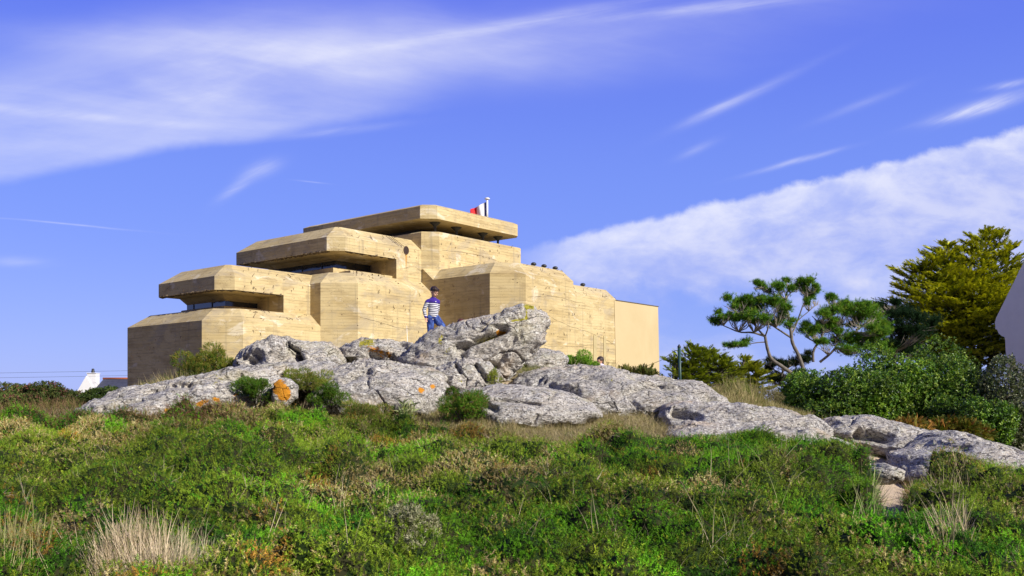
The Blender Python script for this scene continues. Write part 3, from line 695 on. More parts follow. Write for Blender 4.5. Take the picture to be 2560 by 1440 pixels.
rock('rounded_rock', 'rounded grey rock with two dark hollows below the left wall of the bunker',
     [(590, 905), (612, 880), (645, 862), (690, 850), (740, 856), (775, 856), (820, 862), (850, 880), (862, 905), (840, 925), (760, 930), (680, 935), (610, 930)],
     18.2, 2.0, .5, sub=7, seed=3, amp=.12, lichen=[([(745, 890), (752, 908)], 6, .9)], grooves=[([(690, 895), (718, 878), (738, 890)], 14, .4), ([(625, 900), (640, 893)], 14, .3), ([(738, 880), (750, 905)], 7, .3)])
rock('rounded_rock', 'low rounded rock with an ochre face just left of the big boulder',
     [(835, 900), (850, 865), (885, 850), (930, 846), (985, 850), (1030, 856), (1050, 875), (1050, 905), (1000, 925), (900, 925)],
     19.3, 2.0, .4, sub=6, seed=4, amp=.13, moss=[([(905, 858), (930, 855)], 10, .8), ([(1015, 900), (1000, 905)], 8, .6)], lichen=[([(925, 870), (970, 885)], 12, .55)], grooves=[([(930, 892), (975, 898)], 14, .35), ([(1000, 862), (1040, 880)], 8, .25)])
rock('rock_slab', 'broad weathered slab in the middle of the outcrop under the boulder',
     [(780, 965), (800, 940), (840, 918), (900, 900), (960, 897), (1020, 915), (1075, 920), (1120, 940), (1130, 975), (1090, 1005), (1000, 1005), (900, 1010), (820, 1000)],
     16.8, 2.3, .8, sub=7, seed=5, amp=.10, lichen=[((1052, 975), 9, .95), ((1082, 967), 8, .95)], moss=[((1020, 985), 8, .5)], grooves=[([(860, 955), (920, 930)], 8, .15)])
rock('rock_slab', 'small flat slab between the rounded rocks and the long left slab',
     [(640, 925), (680, 912), (760, 905), (830, 905), (860, 925), (840, 950), (760, 955), (680, 950)], 17.2, 1.8, .8, sub=6, seed=6, amp=.08)
rock('rock', 'small round rock with a big orange lichen patch',
     [(680, 985), (685, 958), (700, 946), (722, 945), (742, 960), (746, 985), (720, 1000), (690, 1000)], 14.9, .5, .3, sub=5, seed=7, amp=.03, lichen=[([(693, 965), (710, 985)], 17, 1.4)])
rock('rock', 'broken knobbly rocks wedged under the foot of the boulder',
     [(1060, 950), (1065, 925), (1100, 918), (1140, 905), (1160, 898), (1200, 902), (1225, 915), (1245, 930), (1245, 960), (1200, 975), (1130, 975), (1080, 970)],
     17.2, 1.2, .4, sub=7, seed=8, amp=.11, moss=[([(1230, 935), (1235, 960)], 12, .7), ((1150, 950), 8, .5)], grooves=[([(1080, 930), (1100, 950), (1110, 965)], 12, .25), ([(1190, 915), (1215, 950)], 6, .2), ([(1140, 915), (1150, 930)], 5, .15)])
rock('rock', 'squat grey rock right of the boulder, against the bunker wall',
     [(1270, 915), (1290, 890), (1320, 876), (1360, 872), (1400, 878), (1422, 895), (1415, 912), (1380, 930), (1300, 935)], 20.0, 1.1, .3, sub=6, seed=9, amp=.07)
rock('rock_slab', 'wide grey slab below the right wall of the bunker',
     [(1275, 960), (1300, 935), (1340, 925), (1400, 918), (1450, 910), (1490, 915), (1530, 918), (1580, 935), (1640, 945), (1700, 955), (1750, 960), (1790, 985), (1800, 1005), (1720, 1015), (1600, 1020), (1480, 1020), (1360, 1015), (1290, 995)],
     17.9, 3.2, 1.2, sub=7, seed=10, amp=.11, moss=[((1525, 952), 12, .5)], grooves=[([(1375, 965), (1440, 985)], 12, .2), ([(1560, 985), (1620, 965), (1700, 975)], 7, .12), ([(1465, 945), (1520, 960)], 6, .1)])
rock('rock_slab', 'low front slab with a tan hollow, right of centre at the turf edge',
     [(1140, 985), (1165, 972), (1220, 963), (1300, 962), (1370, 970), (1430, 985), (1480, 1003), (1500, 1018), (1440, 1028), (1340, 1032), (1240, 1032), (1170, 1012)],
     15.6, 1.5, .8, sub=7, seed=11, amp=.06, grooves=[([(1185, 1003), (1215, 1012), (1235, 1022)], 8, .2), ([(1235, 1000), (1300, 1005), (1350, 1012)], 4, .1)])
rock('rock_slab', 'jagged low rock with a dark undercut at the end of the turf patch',
     [(1650, 1040), (1662, 1015), (1700, 1003), (1760, 1004), (1830, 1008), (1900, 1018), (1960, 1024), (2030, 1038), (2060, 1055), (2040, 1075), (1940, 1062), (1850, 1055), (1780, 1058), (1720, 1062), (1670, 1062)],
     15.4, 1.6, .7, sub=7, seed=12, amp=.08, grooves=[([(1690, 1035), (1740, 1045)], 12, .3)])
rock('rock_slab', 'pale sloping slab just behind the right gorse mound',
     [(1655, 1090), (1690, 1068), (1740, 1052), (1820, 1045), (1900, 1050), (1980, 1058), (2050, 1075), (2100, 1100), (2150, 1130), (2165, 1160), (2100, 1165), (1980, 1120), (1850, 1105), (1720, 1105)],
     14.4, 1.5, .9, sub=7, seed=13, amp=.08, grooves=[([(1960, 1065), (2000, 1075)], 10, .15), ([(2050, 1090), (2085, 1100)], 10, .2)])
rock('rock_slab', 'grey humped rock with a shaded recess in front of the big shrub',
     [(2050, 1080), (2075, 1050), (2130, 1040), (2200, 1044), (2260, 1062), (2320, 1082), (2360, 1098), (2340, 1115), (2250, 1118), (2150, 1105)],
     15.2, 1.5, .6, sub=7, seed=14, amp=.09, grooves=[([(2150, 1088), (2220, 1098)], 12, .35)])
rock('rock_slab', 'flat pale slab reaching the right edge of the photo',
     [(2200, 1165), (2230, 1135), (2290, 1120), (2360, 1090), (2400, 1082), (2450, 1092), (2500, 1115), (2560, 1130), (2640, 1150), (2640, 1185), (2500, 1175), (2350, 1175)],
     13.7, 2.0, 1.1, sub=7, seed=15, amp=.07, grooves=[([(2300, 1120), (2360, 1112), (2420, 1125)], 8, .14)], moss=[((2380, 1102), 12, .5)])
rock('rock_slab', 'small slab beside the sandy path, between the gorse mounds',
     [(2090, 1160), (2110, 1130), (2140, 1128), (2165, 1150), (2170, 1172), (2130, 1178)], 12.9, .7, .7, sub=5, seed=16, amp=.04)
rock('rock', 'flat stone lying across the path',
     [(2155, 1180), (2175, 1168), (2230, 1166), (2255, 1174), (2240, 1188), (2180, 1192)], 11.8, .7, .5, sub=5, seed=17, amp=.03)
# ------------------------------------------------------------------ plant templates (unit size, growing along +z)
rng = np.random.default_rng(7)
def tri_fan(parts):
    V_, T_, n = [], [], 0
    for v, t in parts: V_.append(v); T_.append(np.array(t) + n); n += len(v)
    return np.concatenate(V_), np.concatenate(T_)
def blade(p0, d, L, wd, side=None, up=None):
    d = d / np.linalg.norm(d); s_ = np.cross(d, [0, 0, 1.0]) if side is None else side
    s_ = s_ / (np.linalg.norm(s_) + 1e-9)
    return np.array([p0 - s_ * wd / 2, p0 + s_ * wd / 2, p0 + d * L]), [[0, 1, 2]]
def t_gorse(seed, K=15):
    r = np.random.default_rng(seed); ps = []
    for i in range(K):
        h = (i + r.random()) / K; a = r.random() * 6.283; el = r.uniform(.15, 1.2)
        d = np.array([math.cos(a) * math.cos(el), math.sin(a) * math.cos(el), math.sin(el)])
        ps.append(blade(np.array([0, 0, h * .8]) + d * .02, d, r.uniform(.28, .46) * (1 - h * .3), r.uniform(.07, .11), side=r.normal(size=3)))
    ps.append(blade(np.zeros(3), np.array([.05, .05, 1.0]), 1.0, .05)); return tri_fan(ps)
def leafq(p0, d, L, wd, nrm):
    d = d / np.linalg.norm(d); s_ = np.cross(d, nrm); s_ /= (np.linalg.norm(s_) + 1e-9); n = np.cross(s_, d)
    m_ = p0 + d * L * .5
    return np.array([p0, m_ + s_ * wd / 2 + n * .04 * L, p0 + d * L, m_ - s_ * wd / 2 + n * .04 * L]), [[0, 1, 2], [0, 2, 3]]
def t_leaf(seed, K=7, ar=.5):
    r = np.random.default_rng(seed); ps = []
    for i in range(K):
        a = r.random() * 6.283; el = r.uniform(-.2, 1.2); d = np.array([math.cos(a) * math.cos(el), math.sin(a) * math.cos(el), math.sin(el)])
        L = r.uniform(.45, .7); ps.append(leafq(np.array([0, 0, r.random() * .6]), d, L, L * ar, r.normal(size=3) * .5 + np.array([0, 0, 1.0])))
    return tri_fan(ps)
def t_pine(seed, K=26):
    r = np.random.default_rng(seed); ps = []
    for i in range(K):
        a = r.random() * 6.283; el = r.uniform(-.1, 1.5); d = np.array([math.cos(a) * math.cos(el), math.sin(a) * math.cos(el), math.sin(el)])
        ps.append(blade(np.array([0, 0, r.random() * .5]), d, r.uniform(.5, .8), .055, side=r.normal(size=3)))
    return tri_fan(ps)
def t_spray(seed, K=12):     # cypress frond lying roughly in the xz plane, tip along +z
    r = np.random.default_rng(seed); ps = []
    for i in range(K):
        h = i / K; sg = 1 if i % 2 else -1; a = r.uniform(.35, .8)
        d = np.array([sg * math.sin(a), r.uniform(-.35, .35), math.cos(a)])
        ps.append(blade(np.array([0, r.uniform(-.04, .04), h * .8]), d, r.uniform(.30, .45) * (1.05 - .5 * h), .13, side=np.array([math.cos(a), r.uniform(-.4, .4), -sg * math.sin(a)])))
    ps.append(blade(np.array([0, 0, .45]), np.array([0, 0, 1.0]), .58, .14)); ps.append(blade(np.zeros(3), np.array([.02, .02, 1.0]), .8, .06))
    return tri_fan(ps)
def t_grass(seed, K=6, spread=.5, wd=.02, droop=.5):
    r = np.random.default_rng(seed); V_, T_ = [], []; n = 0
    for i in range(K):
        a = r.random() * 6.283; L = r.uniform(.55, 1.1); lean = r.uniform(.05, spread); dr = r.uniform(0, droop)
        dx, dy = math.cos(a), math.sin(a); s_ = np.array([-dy, dx, 0]) * wd; b0 = r.normal(size=3) * .05; b0[2] = 0; S_ = 4; prev = None
        for q in range(S_ + 1):
            t = q / S_; rr = lean * t * L + dr * t * t * L; zz = L * (t - dr * .45 * t * t); p = b0 + np.array([dx * rr, dy * rr, zz]); w_ = s_ * (1 - t * .9)
            V_ += [p - w_, p + w_]
            if q: T_ += [[n - 2, n - 1, n + 1], [n - 2, n + 1, n]]
            n += 2
    return np.array(V_), np.array(T_)
def t_twig(seed, n=5):       # bare branching dead twig
    r = np.random.default_rng(seed); V_, T_, c = [], [], 0
    def stick(p, d, L, wd, lv):
        nonlocal c
        s_ = np.cross(d, r.normal(size=3)); s_ /= np.linalg.norm(s_) + 1e-9; q = p
        for i in range(3):
            e = q + d * L / 3; w0, w1 = wd * (1 - i / 3.5), wd * (1 - (i + 1) / 3.5)
            V_.extend([q - s_ * w0, q + s_ * w0, e + s_ * w1, e - s_ * w1]); T_.extend([[c, c + 1, c + 2], [c, c + 2, c + 3]]); c += 4
            if lv: stick(q, (d + r.normal(size=3) * .6) / np.linalg.norm(d + r.normal(size=3) * .6), L * .55, w0 * .6, lv - 1)
            q = e; d = d + r.normal(size=3) * .22; d /= np.linalg.norm(d)
    for _ in range(n):
        d = r.normal(size=3) * .55 + np.array([0, 0, .8]); stick(np.zeros(3), d / np.linalg.norm(d), r.uniform(.6, 1), .016, 1)
    return np.array(V_), np.array(T_)
GORSE = [t_gorse(i) for i in range(6)]; GORSE_HI = [t_gorse(i + 30, 20) for i in range(5)]
LEAFS = [t_leaf(i) for i in range(6)]; NARROW = [t_leaf(i + 9, 9, .26) for i in range(4)]
PINE = [t_pine(i) for i in range(5)]; SPRAY = [t_spray(i) for i in range(5)]
GRASS = [t_grass(i) for i in range(6)]; LONGG = [t_grass(i + 20, 7, .35, .010, .35) for i in range(5)]; TWIG = [t_twig(i) for i in range(5)]
FLATG = [t_grass(i + 40, 6, 1.3, .014, .8) for i in range(5)]

def frames(dirs, r):
    z = dirs / (np.linalg.norm(dirs, axis=1, keepdims=True) + 1e-9); a = r.normal(size=z.shape)
    x = np.cross(a, z); x /= (np.linalg.norm(x, axis=1, keepdims=True) + 1e-9); return np.stack([x, np.cross(z, x), z], 2)
def scatter(tmpl, pts, dirs, size, cols, r=None, tipcol=None, jit=.18, fr=None):
    """many template copies -> vertex array, triangles, colours"""
    r = r or rng; n = len(pts); which = r.integers(0, len(tmpl), n); Mx = frames(dirs, r) if fr is None else fr
    size = np.broadcast_to(size, (n,)); VV, TT, CC = [], [], []; base = 0
    for w_ in range(len(tmpl)):
        m_ = np.nonzero(which == w_)[0]
        if not len(m_): continue
        v, t = tmpl[w_]; q = np.einsum('nij,kj->nki', Mx[m_], v) * size[m_, None, None] + pts[m_, None, :]
        c = cols[m_, None, :] * (1 + jit * r.normal(size=(len(m_), len(v), 1)))
        if tipcol is not None:
            f_ = np.clip(v[:, 2], 0, 1)[None, :, None] * tipcol[1]; c = c * (1 - f_) + np.array(tipcol[0]) * f_
        VV.append(q.reshape(-1, 3)); CC.append(np.clip(c, .003, .95).reshape(-1, 3))
        TT.append((t[None] + (np.arange(len(m_)) * len(v))[:, None, None] + base).reshape(-1, 3)); base += len(m_) * len(v)
    return np.concatenate(VV), np.concatenate(TT), np.concatenate(CC)
def merge(parts, mis=None):
    V_, T_, C_, M_, n = [], [], [], [], 0
    for i, (v, t, c) in enumerate(parts):
        V_.append(v); T_.append(t + n); C_.append(c); M_.append(np.full(len(t), mis[i] if mis else 0)); n += len(v)
    return np.concatenate(V_), np.concatenate(T_), np.concatenate(C_), np.concatenate(M_)
def palette(n, cols, wts, r): 
    cols = np.array(cols); return cols[r.choice(len(cols), n, p=np.array(wts) / sum(wts))]

# ------------------------------------------------------------------ the gorse bank in the foreground
GX = np.array([-700, 0, 250, 600, 1000, 1200, 1400, 1700, 1900, 2050, 2130, 2165, 2200, 2258, 2300, 2400, 2560, 3300], float)
GY = np.array([14.6, 14.6, 14.0, 14.6, 14.1, 13.4, 12.6, 12.4, 12.9, 12.9, 12.2, 10.6, 8.0, 8.0, 10.0, 11.8, 12.6, 12.8], float)
def worley(x, y, s, seed):
    gx_, gy_ = x / s, y / s; ix, iy = np.floor(gx_), np.floor(gy_); best = np.full(x.shape, 9.0); idv = np.zeros(x.shape)
    for dx in (-1, 0, 1):
        for dy in (-1, 0, 1):
            cx, cy = ix + dx, iy + dy; z0_ = np.zeros_like(cx).astype(np.int64)
            hx = _h(cx.astype(np.int64), cy.astype(np.int64), z0_, seed); hy = _h(cx.astype(np.int64), cy.astype(np.int64), z0_ + 1, seed)
            d = np.hypot(gx_ - cx - hx, gy_ - cy - hy); m_ = d < best; best = np.where(m_, d, best); idv = np.where(m_, _h(cx.astype(np.int64), cy.astype(np.int64), z0_ + 2, seed), idv)
    return best, idv
def canopy(X, Y):
    q = p3(X, Y); c = X / np.maximum(Y, .5) * F + HX
    lim = np.interp(c, GX, GY) + .45 * fbm(q * .9, 3, 70); m_ = np.clip((lim - Y) / .8, 0, 1); m_ = m_ * m_ * (3 - 2 * m_)
    wx = X + .18 * fbm(q * 2.2, 2, 71); wy = Y + .18 * fbm(q * 2.2, 2, 72)
    d1, i1 = worley(wx, wy, .75, 3); d2, i2 = worley(wx, wy, .33, 4)
    h = .26 + .05 * fbm(q * 5.0, 2, 77) + .16 * fbm(q * .7, 3, 73) + .30 * np.clip(1 - d1 * d1 * 1.6, -.4, 1) * (.8 + .5 * vnoise(q * .8, 78)) + .16 * np.clip(1 - d2 * d2 * 2.0, -.6, 1) * (.8 + .6 * vnoise(q * 1.7, 79))
    pit = np.exp(-(fbm(q * 1.1, 3, 75) / .05) ** 2) * .10
    for (bc_, bY, br, bh) in ((60, 14.2, 1.6, .16), (760, 13.9, 1.9, .15), (1000, 13.8, 1.6, .10), (1960, 12.0, 1.5, .10), (1500, 10.4, 1.4, .10), (2420, 9.8, 1.2, .08), (1200, 9.0, 1.2, .12), (300, 9.5, 1.4, .12)):
        h = h + bh * np.exp(-(((X - (bc_ - HX) / F * bY) / (br * 1.3)) ** 2 + ((Y - bY) / br) ** 2))
    h = h - pit * (Y > 5) - .11 * np.clip((Y - 10.5) / 2, 0, 1) - .08 * np.clip((c - 2200) / 100, 0, 1) * np.clip((Y - 9) / 2, 0, 1) - .07 * np.exp(-((c - 380) / 200) ** 2) * np.clip((Y - 12) / 1.5, 0, 1)
    return h * m_, m_, i1, i2, d1, d2
def canopy_z(X, Y): return terrain(X, Y, True) + canopy(X, Y)[0]
# scatter sprigs
def bank_points(n, y0, y1, cmin=-420, cmax=2980, r=rng):
    Y = np.sqrt(r.uniform(y0 * y0, y1 * y1, n)); c = r.uniform(cmin, cmax, n); return (c - HX) / F * Y, Y
GREENS = {'bright': (.120, .275, .014), 'green': (.070, .185, .012), 'deep': (.028, .090, .010), 'olive': (.150, .195, .020), 'yellow': (.27, .30, .03),
          'brown': (.24, .155, .060), 'beige': (.42, .31, .18), 'rust': (.33, .17, .04), 'dark': (.035, .032, .014)}
def gorse_cols(X, Y, r):
    q = p3(X, Y); a = fbm(q * .55, 3, 80); b = fbm(q * 1.3, 3, 81); c = fbm(q * 1.9, 3, 82); n = len(X); _, _, i1, i2, d1, d2 = canopy(X, Y)
    g = GREENS; col = np.where((a + .5 * b)[:, None] > .02, g['green'], g['olive']).astype(float)
    br = np.clip((b + .5 * (i1 - .5)) * 3 + .4, 0, 1)[:, None]; col = col * (1 - br) + np.array(g['bright']) * br
    dk = np.clip((i2 - .72) * 5, 0, 1)[:, None] * .8; col = col * (1 - dk) + np.array(g['deep']) * dk
    u = r.random(n)[:, None]
    pb = np.clip((c + .55 * (fbm(q * .8, 2, 84)) - .06) * 5, 0, .88)[:, None]
    col = np.where(u < pb, np.where(r.random(n)[:, None] < .40, g['brown'], g['beige']), col)
    ol = np.clip((fbm(q * 1.0, 3, 88) - .05) * 5, 0, .75)[:, None]; col = np.where(r.random(n)[:, None] < ol, g['olive'], col)
    pr = np.clip((vnoise(q * 2.2 + 5, 85) - .70) * 4, 0, .6)[:, None]; col = np.where(r.random(n)[:, None] < pr, g['rust'], col)
    lum = np.clip(1 + 1.3 * fbm(q * .75 + 9, 3, 95), .68, 1.4)[:, None]; col = col * lum
    hb = (r.random(n)[:, None] < .06); col = np.where(hb, g['yellow'], col)
    wr = np.clip((px__ := pxof(X, Y, 0 * X)[0]) - 2120, 0, 60) / 60 * np.clip((2480 - px__) / 90, 0, 1) * np.clip((Y - 9.2) / 1.2, 0, 1)
    col = np.where((r.random(n) < wr * .8)[:, None], np.where(r.random(n)[:, None] < .6, (.30, .18, .07), (.36, .27, .14)), col)
    col = col * np.array([1.20, 1.32, 1.05]) * np.clip(1 + .36 * r.normal(size=(n, 1)), .3, 2.0)
    # bramble band along the top left
    px_, _ = pxof(X, Y, 0 * X); band = np.clip((Y - 12.3 + .6 * b) / 1.2, 0, 1) * np.clip((700 - px_) / 200, 0, 1)
    col = np.where((r.random(n) < band * .75)[:, None], np.where(r.random(n)[:, None] < .4, (.20, .085, .05), np.where(r.random(n)[:, None] < .5, (.10, .105, .02), (.26, .18, .09))), col)
    return col
def gnorm(X, Y, e=.05):
    z = canopy_z(X, Y); zx = canopy_z(X + e, Y); zy = canopy_z(X, Y + e); n = np.stack([-(zx - z) / e, -(zy - z) / e, np.ones_like(z)], -1)
    return z, n / np.linalg.norm(n, axis=1, keepdims=True)
yy_ = np.concatenate([np.linspace(4.3, 9, 330), np.linspace(9.015, 15.2, 300)]); cc_ = np.linspace(-450, 3010, 900); Yq, Cq = np.meshgrid(yy_, cc_, indexing='ij'); Xq = (Cq - HX) / F * Yq; Xq, Yq2 = Xq.ravel(), Yq.ravel()
h_, m_, *_r = canopy(Xq, Yq2); zz_ = terrain(Xq, Yq2) + h_ - .06 * (1 - m_); Pq = np.stack([Xq, Yq2, zz_], -1)
iq = np.arange(Yq.size).reshape(Yq.shape); qd = np.stack([iq[:-1, :-1], iq[:-1, 1:], iq[1:, 1:], iq[1:, :-1]], -1).reshape(-1, 4)
tq = np.concatenate([qd[:, [0, 1, 2]], qd[:, [0, 2, 3]]]); tq = tq[m_[tq].max(1) > .03]
fn = np.cross(Pq[tq[:, 1]] - Pq[tq[:, 0]], Pq[tq[:, 2]] - Pq[tq[:, 0]]); ar = np.linalg.norm(fn, axis=1); fn /= ar[:, None] + 1e-12
cen = Pq[tq].mean(1); vd = -cen / np.linalg.norm(cen, axis=1, keepdims=True); fac = (fn * vd).sum(1)
T11 = [t_gorse(i + 50, 11) for i in range(6)]
parts = []
for (n, y0, y1, sz, tm) in ((64000, 0, 8.0, .040, GORSE_HI), (84000, 8.0, 11.2, .044, T11), (92000, 11.2, 16, .052, T11)):
    w_ = ar * np.where(fac > 0, .30 + 1.2 * np.sqrt(np.clip(fac, 0, 1)), .14) / cen[:, 1] ** .8 * ((cen[:, 1] >= y0) & (cen[:, 1] < y1)); w_ /= w_.sum()
    pk = rng.choice(len(tq), n, p=w_); b1 = rng.random((n, 1)); b2_ = rng.random((n, 1)); fl = b1 + b2_ > 1; b1 = np.where(fl, 1 - b1, b1); b2_ = np.where(fl, 1 - b2_, b2_)
    A_, B_, C3 = Pq[tq[pk, 0]], Pq[tq[pk, 1]], Pq[tq[pk, 2]]; pts = A_ + (B_ - A_) * b1 + (C3 - A_) * b2_; nn = fn[pk]
    pts = pts + nn * rng.uniform(-.05, .035, (n, 1)) ; dirs = nn * 1.0 + np.array([0, 0, .30]) + rng.normal(size=nn.shape) * .5
    parts.append(scatter(tm, pts, dirs, sz * rng.uniform(.7, 1.45, n), gorse_cols(pts[:, 0], pts[:, 1], rng)))
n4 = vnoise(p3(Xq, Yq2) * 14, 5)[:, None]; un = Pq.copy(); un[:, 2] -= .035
under = (un, tq, np.where(n4 > .1, (.035, .036, .014), (.018, .034, .008)) + 0 * n4)  # sheet below the sprigs, coloured dark so gaps look shadowed
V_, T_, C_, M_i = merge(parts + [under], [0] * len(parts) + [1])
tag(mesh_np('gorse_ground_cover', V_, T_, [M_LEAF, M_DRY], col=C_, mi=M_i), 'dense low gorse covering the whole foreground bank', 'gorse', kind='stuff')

# bleached dead twigs poking out of the gorse, and thin dry stems
X, Y = bank_points(1900, 4.9, 14.3); cm = canopy(X, Y)[1]; q = fbm(p3(X, Y) * 1.1, 3, 91); ok = (cm > .5) & (q > -.12); X, Y = X[ok], Y[ok]; z, nn = gnorm(X, Y)
pts = np.stack([X, Y, z - .05], -1); a = scatter(TWIG, pts, nn + rng.normal(size=nn.shape) * .55, rng.uniform(.07, .22, len(X)), palette(len(X), [(.42, .34, .25), (.30, .22, .14), (.20, .13, .08)], [.4, .35, .25], rng))
X, Y = bank_points(800, 4.9, 14.0); ok = canopy(X, Y)[1] > .5; X, Y = X[ok], Y[ok]; z, nn = gnorm(X, Y)
wts = (fbm(p3(X, Y) * .6, 2, 93) > -.05); X, Y, z, nn = X[wts], Y[wts], z[wts], nn[wts]
b2 = scatter([t_grass(i + 60, 3, .5, .007, .5) for i in range(5)], np.stack([X, Y, z - .04], -1), nn * .4 + np.array([0, 0, 1.0]) + rng.normal(size=nn.shape) * .3, rng.uniform(.16, .42, len(X)), palette(len(X), [(.42, .36, .20), (.28, .28, .12), (.50, .42, .27)], [.4, .3, .3], rng))
V_, T_, C_, _m = merge([a, b2])
tag(mesh_np('dead_twigs', V_, T_, M_DRY, col=C_), 'bleached dead twigs and thin dry stems poking out of the gorse', 'dead twigs', kind='stuff')

# ------------------------------------------------------------------ turf, straw and grass over the ridge
def grass_zone(n, c0, c1, y0, y1, tm, sz, cols, w_, mask=None, tilt=.25, bias=(0, 0)):
    Y = np.sqrt(rng.uniform(y0 * y0, y1 * y1, n)); c = rng.uniform(c0, c1, n); X = (c - HX) / F * Y
    ok = (Y > np.interp(c, GX, GY) - .5) | (canopy(X, Y)[1] < .3)
    if mask is not None: ok &= mask(c, Y, X)
    X, Y = X[ok], Y[ok]; z = terrain(X, Y); d = rng.normal(size=(len(X), 3)) * tilt + np.array([bias[0], bias[1], 1.0])
    return scatter(tm, np.stack([X, Y, z - .01], -1), d, sz * rng.uniform(.6, 1.4, len(X)), palette(len(X), cols, w_, rng))
STRAW = [(.46, .37, .20), (.34, .28, .13), (.24, .25, .08), (.52, .43, .28)]; GRN = [(.12, .16, .03), (.20, .21, .05), (.33, .30, .12)]
sandok = lambda c, Y, X: ~(((np.abs(c - 2222) < 40) & (Y < 12.9)) | ((np.abs(c - 1262) < 45) & (Y > 16.6) & (Y < 18.2)))
patch = lambda c, Y, X: fbm(p3(X, Y) * .9, 3, 99) > -.08
gp = [grass_zone(15000, 900, 2000, 12.6, 15.8, FLATG, .13, STRAW, [.35, .3, .2, .15], sandok, .4),
      grass_zone(9000, 620, 1300, 13.2, 16.2, GRASS, .17, STRAW + GRN, [.3, .2, .1, .1, .1, .1, .1], sandok, .35),
      grass_zone(6000, 1250, 1820, 15, 21, FLATG, .11, STRAW + GRN, [.2, .2, .2, .1, .1, .1, .1], patch),
      grass_zone(9000, 1700, 2020, 15.5, 22.5, GRASS, .19, STRAW + GRN, [.25, .25, .2, .05, .1, .1, .05], patch, .22, (.25, 0)),
      grass_zone(5000, 2150, 2800, 9.6, 13.2, LONGG, .20, [(.36, .24, .11), (.44, .33, .19), (.26, .22, .08), (.16, .18, .05)], [.35, .25, .2, .2], sandok, .45),
      grass_zone(6000, 1700, 2760, 12.8, 20, FLATG, .12, STRAW + GRN, [.2, .2, .2, .1, .1, .1, .1], patch),
      grass_zone(5500, -500, 620, 13.6, 18.5, GRASS, .20, [(.20, .13, .07), (.12, .12, .03), (.28, .2, .1), (.08, .11, .02)], [.3, .3, .2, .2], None, .5),
      grass_zone(7000, 340, 860, 16.3, 21, GRASS, .20, STRAW + GRN, [.2, .2, .15, .05, .15, .15, .1], patch),
      grass_zone(9000, -800, 3300, 20, 46, GRASS, .28, STRAW + GRN, [.2, .2, .2, .1, .1, .1, .1], patch)]
V_, T_, C_, _m = merge(gp)
tag(mesh_np('dry_grass', V_, T_, M_DRY, col=C_), 'straw coloured flattened turf and grass between the rocks', 'grass', kind='stuff')

# tall straw tufts
def tuft(label, px0, px1, Y0, Y1, n, L, cols, w_, name='straw_tuft', lean=(0, 0), tm=LONGG, zoff=0.0, veg=True):
    c = rng.normal((px0 + px1) / 2, (px1 - px0) / 4, n); Y = rng.uniform(Y0, Y1, n); X = (c - HX) / F * Y
    z = canopy_z(X, Y) - .18 if veg else terrain(X, Y); cx = X.mean()
    d = rng.normal(size=(n, 3)) * .16 + np.array([lean[0], lean[1], 1.0]); d[:, 0] += (X - cx) * .5
    ctr = np.array([cx, Y.mean(), z.mean()])
    V_, T_, C_ = scatter(tm, np.stack([X, Y, z + zoff], -1) - ctr, d, L * rng.uniform(.55, 1.2, n), palette(n, cols, w_, rng))
    o = mesh_np(name, V_, T_, M_DRY, col=C_); o.location = ctr; return tag(o, label, 'grass tuft')
BLEACH = [(.66, .53, .37), (.54, .42, .27), (.42, .37, .2)]
tuft('dense bleached straw tuft at the lower left edge of the gorse', 235, 470, 4.85, 5.5, 900, .37, BLEACH, [.5, .3, .2])
tuft('looser green-grey straw tuft beside the dense bleached one', 420, 520, 4.95, 5.5, 110, .38, [(.42, .4, .25), (.3, .32, .16)], [.5, .5], lean=(.15, 0))
tuft('thin olive stems in the bottom left corner', -20, 110, 4.9, 5.6, 60, .38, [(.30, .27, .10), (.42, .36, .18)], [.5, .5])
tuft('arching straw stems in the gully at the lower right', 2330, 2440, 5.6, 6.8, 90, .36, BLEACH, [.4, .3, .3], lean=(-.1, 0))
tuft('long loose stems hanging over the right end of the central gorse', 2130, 2230, 7.2, 9.2, 55, .42, [(.42, .40, .22), (.3, .32, .14)], [.5, .5], lean=(.2, -.15))
tuft('fan of pale arching grass on the right gorse mound', 2300, 2420, 8.2, 9.6, 60, .40, BLEACH, [.3, .4, .3])
tuft('tuft of tall grass at the foot of the left shaded wall', 400, 500, 17.2, 18.2, 200, .42, STRAW[:3] + GRN[:1], [.3, .3, .2, .2], lean=(-.45, 0), veg=False)
tuft('bleached grass spilling between the left slab and the middle slab', 745, 830, 15.3, 16.6, 170, .36, BLEACH, [.4, .3, .3], veg=False, lean=(.3, 0))
tuft('short green turf tuft at the right foot of the boulder', 1290, 1400, 19.0, 19.8, 260, .14, [(.16, .22, .04), (.30, .28, .10)], [.6, .4], veg=False)
tuft('grey-green weed standing against the middle slab near the orange lichen', 1012, 1026, 14.9, 15.1, 22, .42, [(.26, .30, .14), (.36, .36, .2)], [.5, .5], veg=False, tm=GORSE_HI)
tuft('tall pale grass growing in front of the green post', 1810, 1900, 18.5, 20.5, 150, .50, STRAW[:3] + GRN[:1], [.3, .3, .2, .2], lean=(-.2, 0), veg=False)

